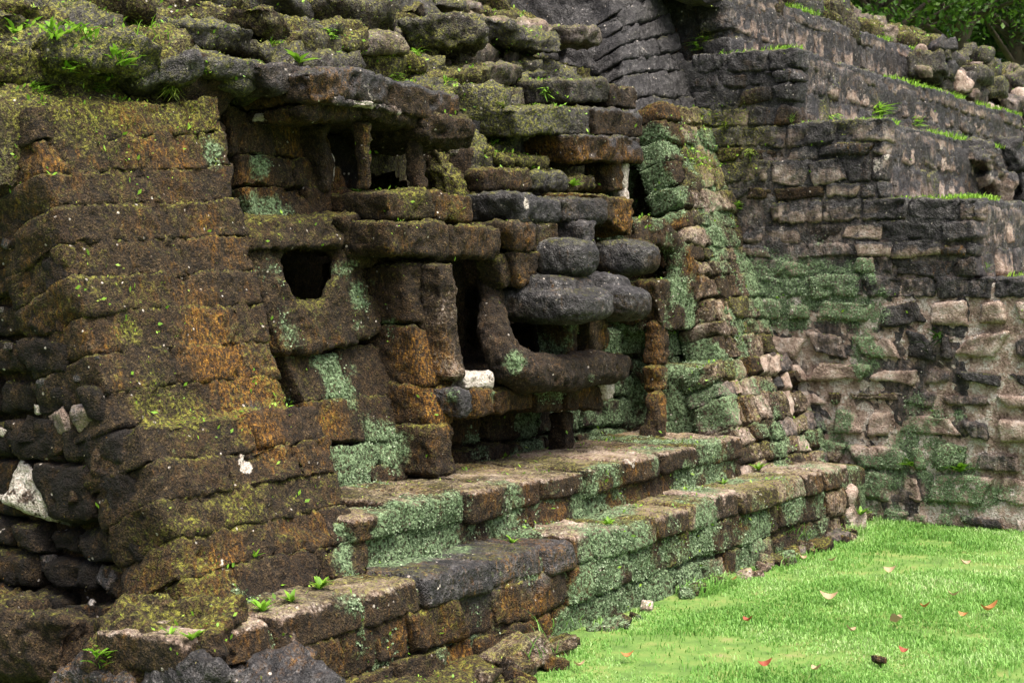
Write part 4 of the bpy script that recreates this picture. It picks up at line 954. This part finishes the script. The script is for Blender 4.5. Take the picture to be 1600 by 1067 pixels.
for a in ((1168, 970, .075, M_LEAFR, 'dark red curled leaf alone on the left part of the lawn'), (1445, 948, .07, M_LEAFD, 'orange leaf on the lawn left of a pair of orange leaves'),
          (1505, 962, .065, M_LEAFD, 'bright orange leaf beside the long curled leaf'), (1545, 953, .12, M_LEAFD, 'long curled orange leaf near the right edge'), (980, 1026, .075, M_LEAFD, 'orange leaf near the bottom edge of the lawn'),
          (905, 1040, .07, M_LEAFT, 'dull tan leaf by the grass tuft at the bottom edge'), (1275, 1046, .07, M_LEAFT, 'round tan leaf at the bottom centre of the lawn'), (1412, 1018, .06, M_LEAFR, 'small pinkish leaf right of the grey pebble'),
          (1508, 881, .09, M_LEAFT, 'flat tan leaf high on the lawn near the stepped wall'), (1400, 972, .12, M_LEAFT, 'large tan dead leaf in a bare patch'), (1295, 936, .12, M_LEAFT, 'faded straw leaf in the middle of the lawn'),
          (1145, 906, .06, M_LEAFR, 'dark leaf close to the lower ledge'), (1255, 872, .06, M_LEAFT, 'small tan leaf in the upper lawn'), (1390, 893, .09, M_LEAFT, 'pale leaf beside a dark crumb of soil'),
          (1300, 876, .07, M_LEAFT, 'thin tan leaf right of the small upper tan leaf'), (1490, 930, .08, M_LEAFT, 'pale straw leaf above the pair of orange leaves'), (1195, 1040, .08, M_LEAFR, 'brown crumpled leaf near the bottom of the lawn'), (1330, 985, .07, M_LEAFT, 'faint pinkish leaf left of the large tan leaf')):
    fallen(*a)

# ------------------------------------------------------------------ forest behind the top right corner
def tree(px, py, D, hgt, rad, label, n, mat, seed):
    v = ray(px, py); p = CAM + v * D; base = np.array([p[0], p[1], 0.0]); rs = np.random.default_rng(seed); top = p[2]
    t = thing('forest_tree', label, 'tree', tuple(base), 'trees beyond the ruin')
    # trunk with limbs
    V = []; F = []
    def tube(a, b, r0, r1, k=8):
        a, b = np.array(a, float), np.array(b, float); d = b - a; d /= np.linalg.norm(d); s_ = np.cross(d, [.3, .9, .1]); s_ /= np.linalg.norm(s_); u = np.cross(d, s_); o = len(V)
        for c, r in ((a, r0), ((a + b) / 2 + s_ * .05, (r0 + r1) / 2), (b, r1)):
            for j in range(k):
                an = 2 * math.pi * j / k; V.append(c + (s_ * math.cos(an) + u * math.sin(an)) * r)
        for q_ in range(2):
            for j in range(k): F.append((o + q_ * k + j, o + q_ * k + (j + 1) % k, o + (q_ + 1) * k + (j + 1) % k, o + (q_ + 1) * k + j))
    tube(base, (base[0], base[1], top), .22, .14)
    cl = []
    for k in range(16):
        a = rs.uniform(0, 6.28); el = rs.uniform(-.5, 1.2); L = rad * rs.uniform(.45, 1.0)
        e = np.array([base[0] + math.cos(a) * math.cos(el) * L, base[1] + math.sin(a) * math.cos(el) * L, top + math.sin(el) * L * hgt])
        tube((base[0], base[1], top - rs.uniform(0, .8)), e, .07, .02, 6); cl.append(e)
    raw_obj('trunk', np.array(V), np.array(F), M_BARK, t)
    c = np.array(cl)[rs.integers(0, len(cl), n)] + rs.normal(size=(n, 3)) * rad * .17
    nn = rs.normal(size=(n, 3)); nn[:, 2] += .8; nn /= np.linalg.norm(nn, axis=1, keepdims=True)
    d = np.cross(nn, rs.normal(size=(n, 3))); d /= np.linalg.norm(d, axis=1, keepdims=True); b = np.cross(nn, d)
    s = (rs.uniform(.04, .15, n) * np.where(rs.random(n) < .2, 1.5, 1))[:, None]
    V = np.stack([c, c + d * s * .5 + b * s * .28 + nn * s * .06, c + d * s, c + d * s * .5 - b * s * .28 + nn * s * .06], 1).reshape(-1, 3)
    raw_obj('crown', V, np.arange(n * 4).reshape(n, 4), mat, t, smooth=False)
tree(1380, 10, 27, .9, 1.7, 'bright leafed tree just above the terrace moss', 9000, M_TREE2, 1)
tree(1500, 20, 29, .9, 1.9, 'yellow-green tree in the top right corner, second from the edge', 9000, M_TREE2, 2)
tree(1590, 45, 31, 1.0, 2.0, 'dark green tree at the extreme right edge', 14000, M_TREE, 3)
tree(1440, 30, 34, 1.0, 2.4, 'dark tree behind the yellow-green tree', 14000, M_TREE, 4)
tree(1300, -20, 36, 1.0, 2.4, 'dark tree at the left end of the forest strip', 6000, M_TREE, 5)
tree(1640, -10, 36, 1.0, 2.6, 'tall dark tree partly outside the right edge', 6000, M_TREE, 6)
# deep forest behind them
n = 40000; X = rng.uniform(28, 60, n); Y = rng.uniform(6, 28, n)
a = rng.uniform(0, 1, n); c = np.stack([40 + 8 * rng.normal(size=n) * .2, rng.uniform(0, 34, n), rng.uniform(0, 14, n)], 1)
c[:, 0] -= (c[:, 1] - 10) * .1; c += rng.normal(size=(n, 3)) * .5
nn = rng.normal(size=(n, 3)); nn /= np.linalg.norm(nn, axis=1, keepdims=True); d = np.cross(nn, rng.normal(size=(n, 3))); d /= np.linalg.norm(d, axis=1, keepdims=True); b = np.cross(nn, d)
s = rng.uniform(.3, .7, n)[:, None]
V = np.stack([c, c + d * s * .5 + b * s * .3, c + d * s, c + d * s * .5 - b * s * .3], 1).reshape(-1, 3)
o = raw_obj('forest', V, np.arange(n * 4).reshape(n, 4), M_TREE, smooth=False); tag(o, 'dark dense forest closing the view behind the temple', 'forest', kind='stuff')
